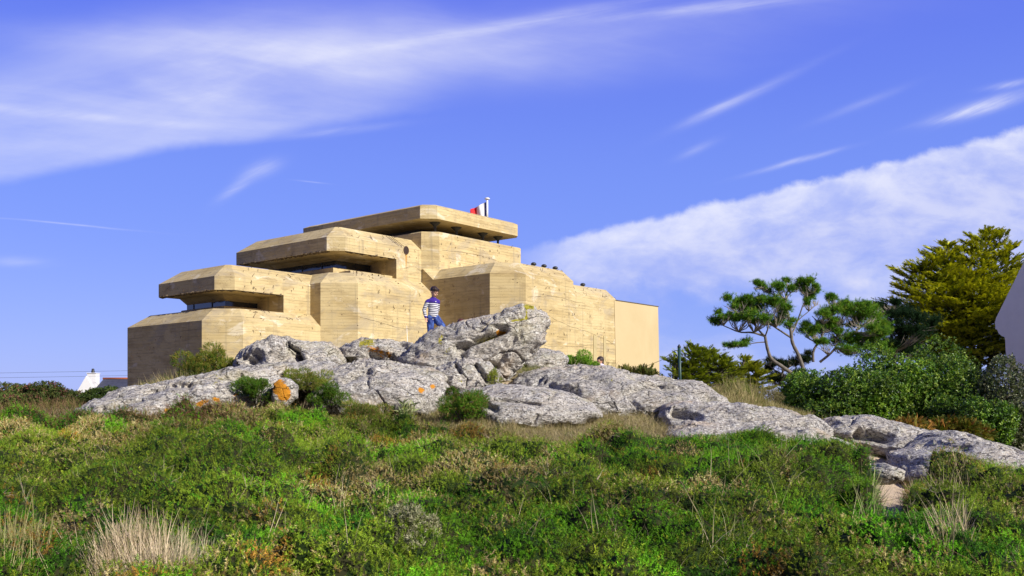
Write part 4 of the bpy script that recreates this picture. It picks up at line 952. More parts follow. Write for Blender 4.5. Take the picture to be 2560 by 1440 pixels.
# ------------------------------------------------------------------ shrubs
def bark_tubes(paths, mat_, parent, name, n=6):
    bm = bmesh.new()
    for pts, r0, r1 in paths:
        m_ = len(pts); bm_tube(bm, pts, [r0 + (r1 - r0) * i / max(1, m_ - 1) for i in range(m_)], n)
    return obj_bm(name, bm, mat_, parent)
def shrub(name, label, px, pyb, pyt, wpx, Y, dep, n, tm, size, cols, w_, seed, clumps=16, matl=None, group=None, core=.55, stems=10, cat='shrub', dirup=.5, flat=1.0, shape=None):
    r = np.random.default_rng(seed); base = P(px, pyb, Y); W = wpx / F * Y / 2; H = (pyb - pyt) / F * Y
    root = empty(name, base); tag(root, label, cat, group)
    # sub-clumps over the upper half of an ellipsoid
    cc = []
    for i in range(clumps):
        a = r.random() * 6.283; rag = cat == 'bush'; el = math.asin(r.uniform(.0, .97)); rr = r.uniform(.45, .98) if rag else r.uniform(.55, .80)
        c = np.array([math.cos(a) * math.cos(el) * W * rr, math.sin(a) * math.cos(el) * dep * rr, H * (.08 + math.sin(el) * rr * .95)])
        if shape is not None: c[2] *= shape(c[0] / W)
        cc.append((c, r.uniform(.14, .34) if rag else r.uniform(.22, .38)))
    cc.append((np.array([0, 0, H * .28]), .501 if rag else .6))
    P_, D_ = [], []
    per = n // len(cc)
    for c, s_ in cc:
        k_ = per * (2 if s_ > .5 else 1); d = r.normal(size=(k_, 3)); d /= np.linalg.norm(d, axis=1, keepdims=True)
        rad = r.uniform(.55, 1.0, (k_, 1)) ** .5 * (1 + .25 * fbm(d * 2.5 + c, 2, seed)[:, None])
        q = c + d * rad * np.array([W * s_ * 1.05, dep * s_ * 1.05, H * s_ * 1.0 * flat]); P_.append(q); D_.append(d + np.array([0, 0, dirup]) + r.normal(size=d.shape) * .35)
    P_, D_ = np.concatenate(P_), np.concatenate(D_); ok = P_[:, 2] > -.1 * H; P_, D_ = P_[ok], D_[ok]
    C_ = palette(len(P_), cols, w_, r); bl = (fbm(P_ * 1.6 + seed, 3, seed) * .9 + 1)[:, None]; C_ = C_ * np.clip(bl, .55, 1.5)
    V_, T_, C_ = scatter(tm, P_, D_, size * r.uniform(.7, 1.35, len(P_)), C_, r)
    mesh_np('foliage', V_, T_, matl or M_LEAF, root, col=C_)
    paths = []
    for i in range(stems):
        c = cc[i % len(cc)][0]; m1 = c * .5 + np.array([r.normal() * W * .08, r.normal() * dep * .08, 0])
        e = c * 1.12 + r.normal(size=3) * .1 * H
        paths.append(([(r.normal() * W * .1, r.normal() * dep * .1, -.1), tuple(m1), tuple(c), tuple(e)], .025 * H / 1.5 + .006, .005))
    bark_tubes(paths, M_TWIG, root, 'stem')
    return root
GL = [(.09, .19, .014), (.17, .28, .025), (.035, .08, .010), (.28, .38, .05)]
shrub('broad_leaved_shrub', 'large glossy green shrub left of the cypress, at the foot of the pines', 2100, 1085, 902, 370, 22.5, 1.6, 17000, LEAFS, .085, GL, [.4, .3, .2, .1], 41, 20, M_SHINY, 'glossy shrubs along the right ridge', stems=14)
shrub('broad_leaved_shrub', 'tallest glossy green shrub, in front of the big cypress', 2320, 1100, 862, 380, 23.0, 1.9, 21000, LEAFS, .085, GL, [.4, .35, .1, .15], 42, 22, M_SHINY, 'glossy shrubs along the right ridge', stems=14)
shrub('broad_leaved_shrub', 'round glossy shrub in shade between the two tall ones', 2200, 1085, 885, 260, 24.5, 1.3, 8000, LEAFS, .085, GL, [.4, .3, .2, .1], 48, 16, M_SHINY, 'glossy shrubs along the right ridge')
shrub('broad_leaved_shrub', 'grey-green leafy shrub at the right edge below the white gable', 2545, 1120, 900, 250, 21.0, 1.6, 14000, LEAFS, .080, [(.10, .13, .05), (.17, .19, .09), (.05, .08, .02), (.2, .19, .12)], [.35, .3, .2, .15], 43, 18, M_SHINY, 'glossy shrubs along the right ridge')
shrub('broad_leaved_shrub', 'low dark shrub under the tallest shrub, right part of the ridge', 2430, 1112, 975, 230, 20.4, 1.0, 8000, LEAFS, .075, GL, [.4, .2, .35, .05], 49, 14, M_SHINY, 'glossy shrubs along the right ridge')
shrub('broad_leaved_shrub', 'low dark shrub at the left end of the glossy shrubs, behind tall grass', 2010, 1040, 930, 150, 24.0, 1.0, 4500, LEAFS, .08, GL, [.4, .25, .3, .05], 52, 12, M_SHINY, 'glossy shrubs along the right ridge')
OLV = [(.22, .22, .03), (.12, .19, .02), (.32, .24, .05), (.07, .14, .015)]
shrub('gorse_bush', 'dark olive gorse bush against the shaded left wall of the bunker', 515, 955, 872, 200, 18.6, .8, 5200, GORSE, .075, OLV, [.35, .35, .15, .15], 44, 14, cat='bush')
shrub('gorse_bush', 'green gorse bush tucked behind the orange lichened stone', 652, 995, 943, 135, 14.9, .40, 2800, GORSE, .055, [(.09, .22, .014), (.15, .22, .025)], [.6, .4], 45, 9, cat='bush')
shrub('gorse_bush', 'yellow-green low bush between the rounded rocks and the middle slab', 772, 968, 924, 135, 15.8, .5, 2600, GORSE, .055, [(.24, .27, .03), (.14, .24, .02), (.38, .33, .09)], [.5, .3, .2], 46, 9, cat='bush')
shrub('gorse_bush', 'small green bush at the left foot of the middle slab', 832, 1008, 966, 110, 15.0, .35, 2000, GORSE, .055, [(.09, .22, .014), (.15, .22, .025)], [.6, .4], 47, 8, cat='bush')
shrub('gorse_bush', 'green bush spilling over the front slab below the boulder', 1150, 1038, 972, 165, 14.7, .45, 3400, GORSE, .058, [(.09, .23, .014), (.15, .23, .025), (.26, .20, .06)], [.5, .3, .2], 53, 10, cat='bush')
shrub('clipped_bush', 'dense bright green domed bush near the two mortar strips', 1452, 940, 876, 112, 21.5, .7, 5200, NARROW, .05, [(.14, .30, .018), (.21, .36, .03), (.08, .18, .014)], [.5, .3, .2], 50, 12, cat='bush')
shrub('spiky_bush', 'low spiky olive bush at the foot of the end wall', 1604, 958, 918, 110, 21.0, .5, 700, SPRAY, .17, [(.09, .11, .02), (.15, .13, .03)], [.6, .4], 51, 10, cat='bush', dirup=.9)
shrub('grey_shrub', 'sparse grey-green shrub standing out of the gorse, bottom centre', 1010, 1420, 1262, 185, 5.7, .26, 3600, NARROW, .036, [(.24, .24, .13), (.36, .35, .22), (.12, .13, .05)], [.4, .35, .25], 54, 16, cat='bush', stems=20, dirup=.8)
shrub('fern_clump', 'yellowing ferns behind the flat slab at the right', 2400, 1095, 1052, 180, 16.5, .5, 1500, SPRAY, .13, [(.20, .17, .02), (.12, .15, .02), (.28, .13, .03)], [.45, .4, .15], 55, 12, cat='ferns', dirup=.3)
shrub('fern_clump', 'reddish ferns at the left end of the yellowing ones', 2272, 1075, 1045, 80, 16.4, .4, 500, SPRAY, .11, [(.26, .14, .03), (.18, .16, .03)], [.5, .5], 56, 8, cat='ferns', dirup=.3)
shrub('gorse_bush', 'low olive gorse at the turf edge below the middle slab', 900, 1045, 1002, 150, 14.4, .5, 3200, GORSE, .055, [(.12, .19, .02), (.24, .22, .05), (.32, .22, .1)], [.5, .3, .2], 77, 16, cat='bush')
shrub('gorse_bush', 'small yellow-green plant in the crevice right of the knobbly rocks', 1240, 968, 925, 46, 16.2, .25, 600, GORSE, .045, [(.26, .28, .03), (.14, .2, .02)], [.6, .4], 78, 8, cat='bush')
shrub('gorse_bush', 'dark gorse bush overlapping the jagged rock at the end of the turf', 1830, 1115, 1080, 200, 13.2, .5, 3800, GORSE, .055, [(.09, .20, .014), (.15, .20, .025), (.05, .1, .01)], [.5, .3, .2], 79, 16, cat='bush')
shrub('scrub_bush', 'grey twiggy scrub behind the tall grass by the post', 1905, 1005, 965, 130, 21.5, .7, 1800, GORSE, .07, [(.17, .16, .06), (.26, .22, .12)], [.6, .4], 57, 12, cat='bush')
shrub('bramble_bush', 'purple-tipped bramble hedge on the skyline at far left', 70, 1010, 958, 330, 17.6, .9, 6000, LEAFS, .055, [(.06, .09, .02), (.11, .13, .03), (.16, .07, .05)], [.5, .3, .2], 58, 18, cat='brambles', stems=26)
shrub('bramble_bush', 'green brambles in front of the distant white gable', 262, 1000, 972, 130, 17.2, .6, 1800, LEAFS, .055, [(.06, .11, .02), (.11, .15, .03)], [.6, .4], 59, 10, cat='brambles')

# ------------------------------------------------------------------ trees
def px_path(pts, Y, off=0.0, o=None):
    return [P(x, y, Y) + Vector((0, off + (d if len(q) > 2 else 0), 0)) - o for q in pts for (x, y, d) in [(q[0], q[1], q[2] if len(q) > 2 else 0)]]
def smooth_path(pts, it=2):
    for _ in range(it):
        q = [pts[0]]
        for a, b in zip(pts[:-1], pts[1:]): q += [a * .75 + b * .25, a * .25 + b * .75]
        pts = q + [pts[-1]]
    return pts
def pine(label, Y, base, limbs, clumps, seed, cols, w_, n_per=380, name='pine_tree', twigs=True):
    r = np.random.default_rng(seed); o = P(base[0], base[1], Y); root = empty(name, o); tag(root, label, 'tree', 'wind-bent pines')
    allp = []
    for i, (pts, r0, r1) in enumerate(limbs):
        pp = smooth_path(px_path(pts, Y, 0, o), 2); bm = bmesh.new(); m_ = len(pp)
        bm_tube(bm, pp, [.55 * (r0 + (r1 - r0) * j / (m_ - 1)) * Y / F * (1 + .08 * math.sin(j * 2.3)) for j in range(m_)], 8); obj_bm('trunk' if r0 > 6 else 'limb', bm, M_BARK, root); allp += pp
    A = np.array([p[:] for p in allp]); P_, D_, bm = [], [], bmesh.new()
    for (cx, cy, rx, ry) in clumps:
        c = P(cx, cy, Y) - o; dz = r.uniform(-.7, .7) * rx / F * Y; c.y += dz; RX, RY = rx / F * Y, ry / F * Y
        # twigs from the nearest limb points to the tufts
        dd = np.linalg.norm(A - np.array(c[:]) - np.array([0, 0, -RY * 1.5]), axis=1); near = Vector(A[int(np.argmin(dd))])
        for q in range(max(8, int(rx / 1.9))):
            e = c + Vector((r.uniform(-.85, .85) * RX, r.uniform(-.8, .8) * RX, r.uniform(-.5, .4) * RY)); mid = near.lerp(e, .55) + Vector((r.normal() * .05, r.normal() * .05, -abs(r.normal()) * .12 * RX))
            bm_tube(bm, [near, mid, e], [.018, .012, .004], 4, False)
            e2 = mid.lerp(e, .5) + Vector((r.normal() * .12, r.normal() * .1, abs(r.normal()) * .1)); bm_tube(bm, [mid, e2], [.010, .004], 3, False)
        k_ = int(n_per * (rx * ry / 420.0)) + 40; nb = max(2, int(rx / 7)); bc = np.stack([r.uniform(-.75, .75, nb) * RX, r.uniform(-.6, .6, nb) * RX, r.uniform(-.5, .9, nb) * RY], -1); bs = r.uniform(.35, .62, nb); pick = r.integers(0, nb, k_)
        d = r.normal(size=(k_, 3)); d /= np.linalg.norm(d, axis=1, keepdims=True); d[:, 2] = d[:, 2] * .9 + .1
        rad = np.abs(r.normal(size=(k_, 1))) * .60 * (1 + .40 * fbm(d * 3.0 + cx, 2, seed)[:, None]); P_.append(np.array(c[:]) + bc[pick] + d * rad * np.array([max(.28, RX * .95), RX * .8, max(.22, RY * 1.45)]) * bs[pick][:, None]); D_.append(d * .6 + np.array([0, 0, .9]) + r.normal(size=d.shape) * .35)
    obj_bm('twigs', bm, M_PALE, root)
    P_, D_ = np.concatenate(P_), np.concatenate(D_); C_ = palette(len(P_), cols, w_, r)
    V_, T_, C_ = scatter(PINE, P_, D_, .15 * Y / 34 * r.uniform(.7, 1.3, len(P_)), C_, r); mesh_np('crown', V_, T_, M_LEAF, root, col=C_); return root
PC = [(.09, .23, .018), (.17, .34, .03), (.26, .36, .04), (.035, .10, .012)]
pine('wind-bent pine with two bare leaning trunks and flat green crown', 33.0, (1990, 940),
     [([(1989, 940), (1955, 916), (1929, 898, .1), (1919, 875), (1914, 850), (1913, 841)], 9, 6), ([(1913, 841), (1880, 830), (1850, 832), (1820, 819), (1790, 806)], 5, 1.5), ([(1913, 841), (1903, 825, .3), (1880, 804), (1850, 785), (1828, 770)], 5, 1.5),
      ([(1913, 841), (1917, 815, -.3), (1915, 795), (1925, 775)], 4, 1.5), ([(1916, 855), (1895, 856), (1865, 861), (1835, 865)], 3, 1.2),
      ([(2010, 935), (2006, 915), (1996, 886), (1981, 860), (1978, 837), (1974, 804), (1966, 770), (1963, 750)], 10, 5), ([(1979, 845), (1948, 825), (1925, 810), (1905, 795)], 5, 2), ([(1978, 837), (1993, 815, .2), (2000, 785), (2010, 755), (2032, 728)], 4.5, 1.5),
      ([(1966, 775), (1950, 745), (1925, 732), (1900, 722)], 4, 1.5), ([(1963, 755), (1970, 738), (1985, 725)], 3.5, 1.5), ([(1975, 810), (1960, 790), (1945, 780)], 3, 1.2), ([(1976, 825), (1995, 800), (2020, 780), (2040, 762)], 3, 1.2)],
     [(1838, 768, 34, 20), (1862, 756, 30, 14), (1880, 768, 40, 22), (1915, 768, 36, 22), (1945, 775, 30, 20), (1812, 790, 22, 13), (1798, 808, 18, 11), (1850, 795, 40, 16), (1890, 798, 40, 16), (1928, 800, 34, 18), (1845, 864, 22, 7), (1822, 868, 14, 5), (1862, 858, 12, 5),
      (1896, 716, 16, 8), (1915, 724, 22, 10), (1938, 730, 22, 11), (1960, 724, 20, 13), (1985, 722, 18, 12), (2005, 712, 16, 13), (2025, 712, 18, 15), (2040, 724, 12, 12), (2036, 748, 14, 13), (2018, 760, 12, 10), (1952, 760, 22, 13), (1964, 706, 6, 9), (1975, 812, 18, 10), (1960, 785, 22, 12), (2010, 730, 14, 9)], 61, PC, [.35, .35, .12, .18])
pine('pine with pale forked trunks standing right of the leaning pine', 34.5, (2040, 905),
     [([(2033, 905), (2032, 875), (2053, 849), (2060, 822), (2055, 795), (2083, 774)], 6.5, 2.5), ([(2050, 905), (2083, 879), (2098, 852), (2139, 830), (2168, 805)], 6.5, 2), ([(2095, 855), (2098, 835, .3), (2092, 815)], 3, 1.5), ([(2139, 830), (2160, 795, .3), (2180, 780)], 3, 1.2), ([(2060, 820), (2040, 800), (2030, 790)], 3, 1.2)],
     [(2076, 743, 16, 13), (2092, 752, 16, 12), (2062, 788, 30, 15), (2110, 762, 24, 14), (2100, 785, 38, 18), (2148, 762, 24, 15), (2135, 775, 30, 16), (2150, 792, 42, 20), (2185, 800, 38, 22), (2185, 772, 24, 14), (2040, 832, 34, 17), (2025, 822, 22, 12), (2075, 815, 28, 13), (2110, 822, 40, 18), (2160, 838, 44, 20), (2110, 852, 38, 16), (2170, 865, 40, 16), (2205, 835, 32, 20), (2130, 880, 44, 14), (2060, 860, 22, 10), (2190, 890, 40, 14)], 62, PC, [.3, .4, .15, .15])
pine('dark pine filling the gap between the forked pine and the cypress', 38.0, (2240, 930),
     [([(2240, 950), (2235, 880), (2225, 820), (2215, 780)], 9, 3), ([(2232, 860), (2260, 820), (2290, 800)], 5, 2), ([(2235, 880), (2200, 850), (2180, 840)], 4, 2)],
     [(2205, 765, 26, 13), (2235, 765, 20, 12), (2225, 790, 40, 18), (2260, 800, 46, 20), (2220, 825, 46, 20), (2270, 840, 50, 20), (2210, 865, 44, 18), (2260, 875, 50, 18), (2300, 820, 40, 20)], 63, [(.012, .035, .012), (.02, .055, .016)], [.6, .4])
pine('dark low pine behind the bases of the leaning trunks', 38.5, (1950, 965),
     [([(1950, 965), (1955, 930), (1970, 905)], 7, 3), ([(1955, 935), (1935, 925), (1925, 915)], 4, 2), ([(1960, 925), (2000, 900), (2030, 895)], 4, 2)],
     [(1935, 925, 22, 15), (1960, 910, 30, 12), (1950, 945, 34, 16), (1990, 905, 30, 14), (2020, 895, 20, 10), (1925, 950, 16, 10), (1985, 935, 30, 16), (1922, 905, 9, 7)], 64, [(.012, .03, .012), (.022, .045, .014), (.05, .06, .02)], [.5, .3, .2])

def cypress(name, label, Y, bx, by, leaders, seed, n_br, cols, w_, tip, spr=.30, lean=0.0, group=None):
    r = np.random.default_rng(seed); o = P(bx, by, Y); root = empty(name, o); tag(root, label, 'tree', group); bm = bmesh.new(); P_, D_, C_, S_, N_ = [], [], [], [], []
    for (tx, ty, bx2, by2, Rm, nb) in leaders:
        top = P(tx, ty, Y) - o; bot = P(bx2, by2, Y) - o; Hh = top.z - bot.z; path = smooth_path([bot, bot.lerp(top, .5) + Vector((r.normal() * .05, 0, 0)), top]); m_ = len(path)
        bm_tube(bm, path, [.16 * (1 - j / (m_ - 1)) + .015 for j in range(m_)], 8)
        for q in range(nb):
            t = (math.floor(q / 7) * 7 + 1.3 * r.random()) / nb; t = t ** .9; base = top.lerp(bot, t * .93 + .0); az = r.random() * 6.283
            Rr = (.10 + Rm / F * Y * min(1, (t * 2.2) ** .62)) * r.uniform(.62, 1.12); dirv = Vector((math.cos(az), math.sin(az) * .9, .12 + .55 * (1 - t) ** 2 + r.normal() * .05))
            dirv.x += lean; tipp = base + dirv.normalized() * Rr + Vector((0, 0, .06 * Rr)); mid = base.lerp(tipp, .5) - Vector((0, 0, .05 * Rr)); bm_tube(bm, [base, mid, tipp], [.028, .018, .005], 4, False)
            side0 = Vector((-dirv.y, dirv.x, 0)).normalized(); ns = int(8 + Rr * 24)
            for j in range(ns):
                u = r.uniform(.18, 1) ** .75; p = base.lerp(tipp, u) + side0 * (r.normal() * .16 * (.3 + u * Rr)) + Vector((0, 0, r.normal() * .02))
                side = Vector((-dirv.y, dirv.x, 0)); d = dirv * 1.0 + side * r.normal() * .75 + Vector((0, 0, .16 + .14 * r.normal()))
                P_.append(p[:]); D_.append(d[:]); u2 = u + .15 * r.normal(); kcol = np.array(cols[r.choice(len(cols), p=w_)]); f_ = np.clip((u2 - .42) * 2.2, 0, 1) * r.uniform(.0, 1.0) ** .8; C_.append(kcol * (1 - f_) + np.array(tip) * f_); S_.append(spr * r.uniform(.65, 1.2))
    obj_bm('trunk', bm, M_TWIG, root); P_, D_, C_, S_ = map(np.array, (P_, D_, C_, S_))
    # keep the fronds lying flat: local y of the frame near vertical
    z = D_ / np.linalg.norm(D_, axis=1, keepdims=True); x = np.cross(z, np.array([0, 0, 1.0])) + r.normal(size=z.shape) * .25; x -= z * (x * z).sum(1, keepdims=True); x /= np.linalg.norm(x, axis=1, keepdims=True)
    fr = np.stack([x, np.cross(z, x), z], 2)
    V_, T_, C_ = scatter(SPRAY, P_, D_, S_, C_, r, jit=.12, fr=fr, tipcol=(tip, .35)); mesh_np('crown', V_, T_, M_LEAF, root, col=C_); return root
CY = [(.06, .12, .014), (.13, .20, .02), (.015, .04, .010)]  # dark greens also paint gap shade between layers; tips are golden growth
cypress('cypress_tree', 'tall layered cypress with golden tips beside the white gable', 47.0, 2440, 950, [(2466, 586, 2445, 950, 130, 130), (2366, 618, 2420, 930, 140, 110), (2300, 672, 2390, 930, 150, 100), (2525, 622, 2470, 940, 90, 80), (2420, 700, 2440, 960, 170, 80)], 71, 0, CY, [.4, .35, .25], (.84, .80, .04), .40)
LC = [(.08, .14, .016), (.15, .20, .024), (.035, .07, .012)]
cypress('low_cypress', 'low windswept cypress with golden tips, right behind the green post', 30.0, 1740, 975, [(1735, 876, 1725, 985, 60, 60), (1775, 885, 1760, 985, 55, 50), (1690, 905, 1695, 985, 42, 36), (1808, 905, 1795, 985, 50, 40)], 72, 0, LC, [.4, .35, .25], (.46, .52, .04), .24, .45, 'low cypresses beyond the ridge')
cypress('low_cypress', 'smaller golden cypress between the green post one and the pines', 31.0, 1860, 985, [(1860, 902, 1850, 995, 46, 46), (1890, 920, 1880, 995, 42, 36), (1830, 925, 1830, 995, 40, 30)], 73, 0, LC, [.4, .35, .25], (.52, .52, .04), .24, .45, 'low cypresses beyond the ridge')
# ------------------------------------------------------------------ houses, post, wires
M_SLATE = plain('slate_roof', (.055, .058, .085), .6, 0, .25, 3.0)
M_TERRA = plain('terracotta_ridge', (.45, .12, .05), .8)
# distant cottage at the left
Yh = 120.0; hb = P(255, 1000, Yh); cot = empty('cottage', hb); tag(cot, 'distant white cottage with slate roof and red ridge at far left', 'house')
mp = Yh / F
def hx(px): return (px - 255) * mp
def hz(py): return (1000 - py) * mp
bm = bmesh.new(); bm_box(bm, (hx(236), 0, -4), (hx(352), 5.5, hz(974))); obj_bm('wall', bm, M_LIME, cot)
bm = bmesh.new(); a = [(hx(236), -.25, hz(976)), (hx(352), -.25, hz(976)), (hx(352), 2.75, hz(946)), (hx(236), 2.75, hz(946)), (hx(236), 5.75, hz(976)), (hx(352), 5.75, hz(976))]
v = [bm.verts.new(q) for q in a]
for f in ((0, 1, 2, 3), (3, 2, 5, 4), (0, 3, 4), (1, 5, 2), (0, 4, 5, 1)): bm.faces.new([v[i] for i in f])
rf = obj_bm('roof', bm, M_SLATE, cot)
bm = bmesh.new(); bm_tube(bm, [(hx(234), 2.75, hz(945)), (hx(354), 2.75, hz(945))], .13, 8); obj_bm('ridge_tile', bm, M_TERRA, cot)
bm = bmesh.new(); v = [bm.verts.new(q) for q in ((hx(203), -2.0, -4), (hx(263), -2.0, -4), (hx(263), -2.0, hz(992)), (hx(233), -2.0, hz(941)), (hx(203), -2.0, hz(992)))]; f = bm.faces.new(v)
e = bmesh.ops.extrude_face_region(bm, geom=[f])
for q in [g for g in e['geom'] if isinstance(g, bmesh.types.BMVert)]: q.co.y += .5
bmesh.ops.recalc_face_normals(bm, faces=bm.faces); obj_bm('gable', bm, M_LIME, cot)
bm = bmesh.new(); bm_box(bm, (hx(204), 1.5, -3), (hx(227), 2.6, hz(933)), .02); bm_box(bm, (hx(203), 1.4, hz(933) + .004), (hx(228), 2.7, hz(931)), .02); ch = obj_bm('chimney', bm, M_LIME, cot)
bm = bmesh.new(); bm_lathe(bm, [(.20, hz(931)), (.22, hz(926)), (.17, hz(925)), (.17, hz(921)), (.02, hz(920))], 12, (hx(215), 2.0, 0)); obj_bm('chimney_pot', bm, M_STEEL, ch)
# white gabled house at the right edge, seen on its shaded end wall
d = Vector((.30, -.954, 0)).normalized()
def on_gable(px, py):
    kx = (px - HX) / F; o_ = Vector(((2512 - HX) / F * 40.0, 40.0, 0)); t = (kx * o_.y - o_.x) / (d.x - kx * d.y); q = o_ + d * t; return t, (HY - py) / F * q.y, q
prof = [on_gable(x, y)[:2] for x, y in ((2516, 915), (2513, 850), (2511.5, 843), (2504, 840), (2496, 832), (2493, 824), (2488.5, 823), (2487.5, 805), (2490, 795))]
o0 = Vector(((2512 - HX) / F * 40.0, 40.0, 0)); t1, z1, _ = on_gable(2562, 650); ta, za = prof[-1]; sl = (z1 - za) / (t1 - ta)
apex_t = 3.4; apex_z = za + sl * (apex_t - ta)
half = prof + [(apex_t, apex_z)]; full = [(prof[0][0], -3.0)] + half + [(2 * apex_t - t, z) for t, z in prof[::-1]] + [(2 * apex_t - prof[0][0], -3.0)]
hs = empty('gabled_house', o0, math.atan2(d.y, d.x)); tag(hs, 'white gabled house cut by the right edge, its end wall in shade', 'house')
bm = bmesh.new(); v = [bm.verts.new((t, 0, z)) for t, z in full]; f = bm.faces.new(v); e = bmesh.ops.extrude_face_region(bm, geom=[f])
for q in [g for g in e['geom'] if isinstance(g, bmesh.types.BMVert)]: q.co.y += .55
bmesh.ops.recalc_face_normals(bm, faces=bm.faces); obj_bm('gable_wall', bm, M_LIME, hs)
tl, tr = prof[0][0] + .1, 2 * apex_t - prof[0][0] - .1; ze = prof[1][1]
bm = bmesh.new(); bm_box(bm, (tl, .56, -3), (tr, 11, ze)); obj_bm('wall', bm, M_LIME, hs)
bm = bmesh.new(); q_ = [(tl - .25, .56, ze - .1), (tl - .25, 11.2, ze - .1), (apex_t, 11.2, apex_z - .35), (apex_t, .56, apex_z - .35), (tr + .25, .56, ze - .1), (tr + .25, 11.2, ze - .1)]
v = [bm.verts.new(c) for c in q_]
for f in ((0, 1, 2, 3), (3, 2, 5, 4), (0, 3, 4), (1, 5, 2), (0, 4, 5, 1)): bm.faces.new([v[i] for i in f])
bmesh.ops.recalc_face_normals(bm, faces=bm.faces); obj_bm('roof', bm, M_SLATE, hs)
# green post beyond the ridge
Yp = 25.0; pb = P(1702, 960, Yp); po = empty('green_post', pb); tag(po, 'thin dark green post with a pointed cap behind the right slab', 'post')
M_GREEN = plain('green_paint', (.015, .055, .045), .5, 0, .25, 20); hp = (960 - 868) / F * Yp
bm = bmesh.new(); bm_tube(bm, [(0, 0, -.6), (-.045, 0, hp)], .042, 10); obj_bm('post', bm, M_GREEN, po)
bm = bmesh.new(); bm_lathe(bm, [(.045, hp - .01), (.052, hp), (.05, hp + .02), (.004, hp + .085)], 12, (-.045, 0, 0)); obj_bm('cap', bm, M_STEEL, po)
bm = bmesh.new(); bm_tube(bm, [(-.04, 0, hp - .10), (-.15, 0, hp - .09)], .010, 6); bm_tube(bm, [(-.15, 0, hp - .09), (-.5, .3, hp - .35), (-1.0, .8, hp - .55)], .006, 5); obj_bm('stay_wire', bm, M_STEEL, po)
# overhead wires on the left
for lab, ya, yb in (('upper of the two overhead wires crossing behind the left end of the bunker', 939, 924), ('lower of the two overhead wires crossing behind the left end of the bunker', 951, 936)):
    a, b = P(-900, ya + 2, 105), P(900, yb - 12, 130); bm = bmesh.new(); pts = []
    for i in range(25): t = i / 24; p = a.lerp(b, t); p.z -= 1.0 * 4 * t * (1 - t) * .3; pts.append(p)
    bm_tube(bm, pts, .016, 5); tag(obj_bm('overhead_wire', bm, M_STEEL), lab, 'wire')

# ------------------------------------------------------------------ people
def skin_mat(name, c, r=.5):
    m_, k_, b, o = mat(name); t = k_.node('ShaderNodeTexCoord').outputs['Object']; k_.put(b.inputs['Base Color'], k_.mix(k_.noise(t, 30, 3), tuple(x * .9 for x in c), tuple(min(1, x * 1.08) for x in c))); b.inputs['Roughness'].default_value = r
    b.inputs['Subsurface Weight'].default_value = .08; b.inputs['Subsurface Radius'].default_value = (.02, .008, .004); b.inputs['Subsurface Scale'].default_value = .3; return m_
M_SKIN = skin_mat('skin', (.62, .36, .24)); M_HAIR = plain('dark_brown_hair', (.030, .014, .010), .45, 0, .5, 60, .6); M_AUB = plain('auburn_hair', (.10, .03, .018), .5, 0, .5, 60, .6)
def sweater_mat():
    m_, k_, b, o = mat('striped_sweater'); g = k_.node('ShaderNodeTexCoord').outputs['Object']; S = k_.sep(g)
    z = k_.add(S[2], k_.mul(k_.sub(k_.noise(g, 9, 3), .5), .006)); z = k_.add(z, k_.mul(S[0], .06)); f = k_.m('FRACT', k_.mul(z, 1 / .0375)); st = k_.m('GREATER_THAN', f, .52)
    base = k_.mix(st, (.72, .72, .74), (.012, .010, .055)); yoke = k_.m('GREATER_THAN', z, .935); base = k_.mix(yoke, base, (.045, .018, .26))
    cuff = k_.m('MULTIPLY', k_.m('LESS_THAN', z, .632), k_.m('LESS_THAN', S[0], -.115)); base = k_.mix(cuff, base, (.045, .018, .26))
    k_.put(b.inputs['Base Color'], base); b.inputs['Roughness'].default_value = .9; k_.put(b.inputs['Normal'], k_.bump(k_.noise(g, 120, 3), .4, .004)); return m_
M_SWEAT = sweater_mat()
def jeans_mat():
    m_, k_, b, o = mat('blue_jeans'); g = k_.node('ShaderNodeTexCoord').outputs['Object']; n = k_.noise(k_.mapv(g, (1, 1, .5)), 9, 5, .6, .8)
    k_.put(b.inputs['Base Color'], k_.mix(k_.step(n, .42, .68), (.015, .03, .17), (.08, .16, .48))); b.inputs['Roughness'].default_value = .85; k_.put(b.inputs['Normal'], k_.bump(k_.add(n, k_.noise(g, 140, 2)), .5, .01)); return m_
M_JEAN = jeans_mat(); M_SHOE = plain('dark_shoes', (.05, .045, .05), .6)
def ell(bm, c, r, rot=None, sub=3):
    Mx = Matrix.Translation(c) @ (rot.to_4x4() if rot else Matrix.Identity(4)) @ Matrix.Diagonal((*r, 1)); bmesh.ops.create_icosphere(bm, subdivisions=sub, radius=1.0, matrix=Mx)
def limb(bm, pts, rad, n=14):
    pts = [Vector(p) for p in pts]; bm_tube(bm, pts, rad, n)
    for p, r_ in zip(pts, rad): ell(bm, p, (r_ * .99,) * 3, sub=2)
def remeshed(name, bm, matl, parent, vox, smooth=4, fac=.5):
    o = obj_bm(name, bm, matl, parent, True); md = o.modifiers.new('r', 'REMESH'); md.mode = 'VOXEL'; md.voxel_size = vox; md.use_smooth_shade = True
    if smooth: s2 = o.modifiers.new('s', 'SMOOTH'); s2.factor = fac; s2.iterations = smooth
    dg = bpy.context.evaluated_depsgraph_get(); me = bpy.data.meshes.new_from_object(o.evaluated_get(dg)); o.modifiers.clear(); old = o.data; o.data = me; bpy.data.meshes.remove(old)
    me.materials.clear(); me.materials.append(matl)
    for p in me.polygons: p.use_smooth = True
    return o
Yb = 19.75; boy = empty('person', P(1083, 866, Yb), R(12)); boy.scale = (1.0, 1.0, 1.0)
tag(boy, 'child in navy striped sweater and blue jeans climbing onto the boulder, looking down', 'person')
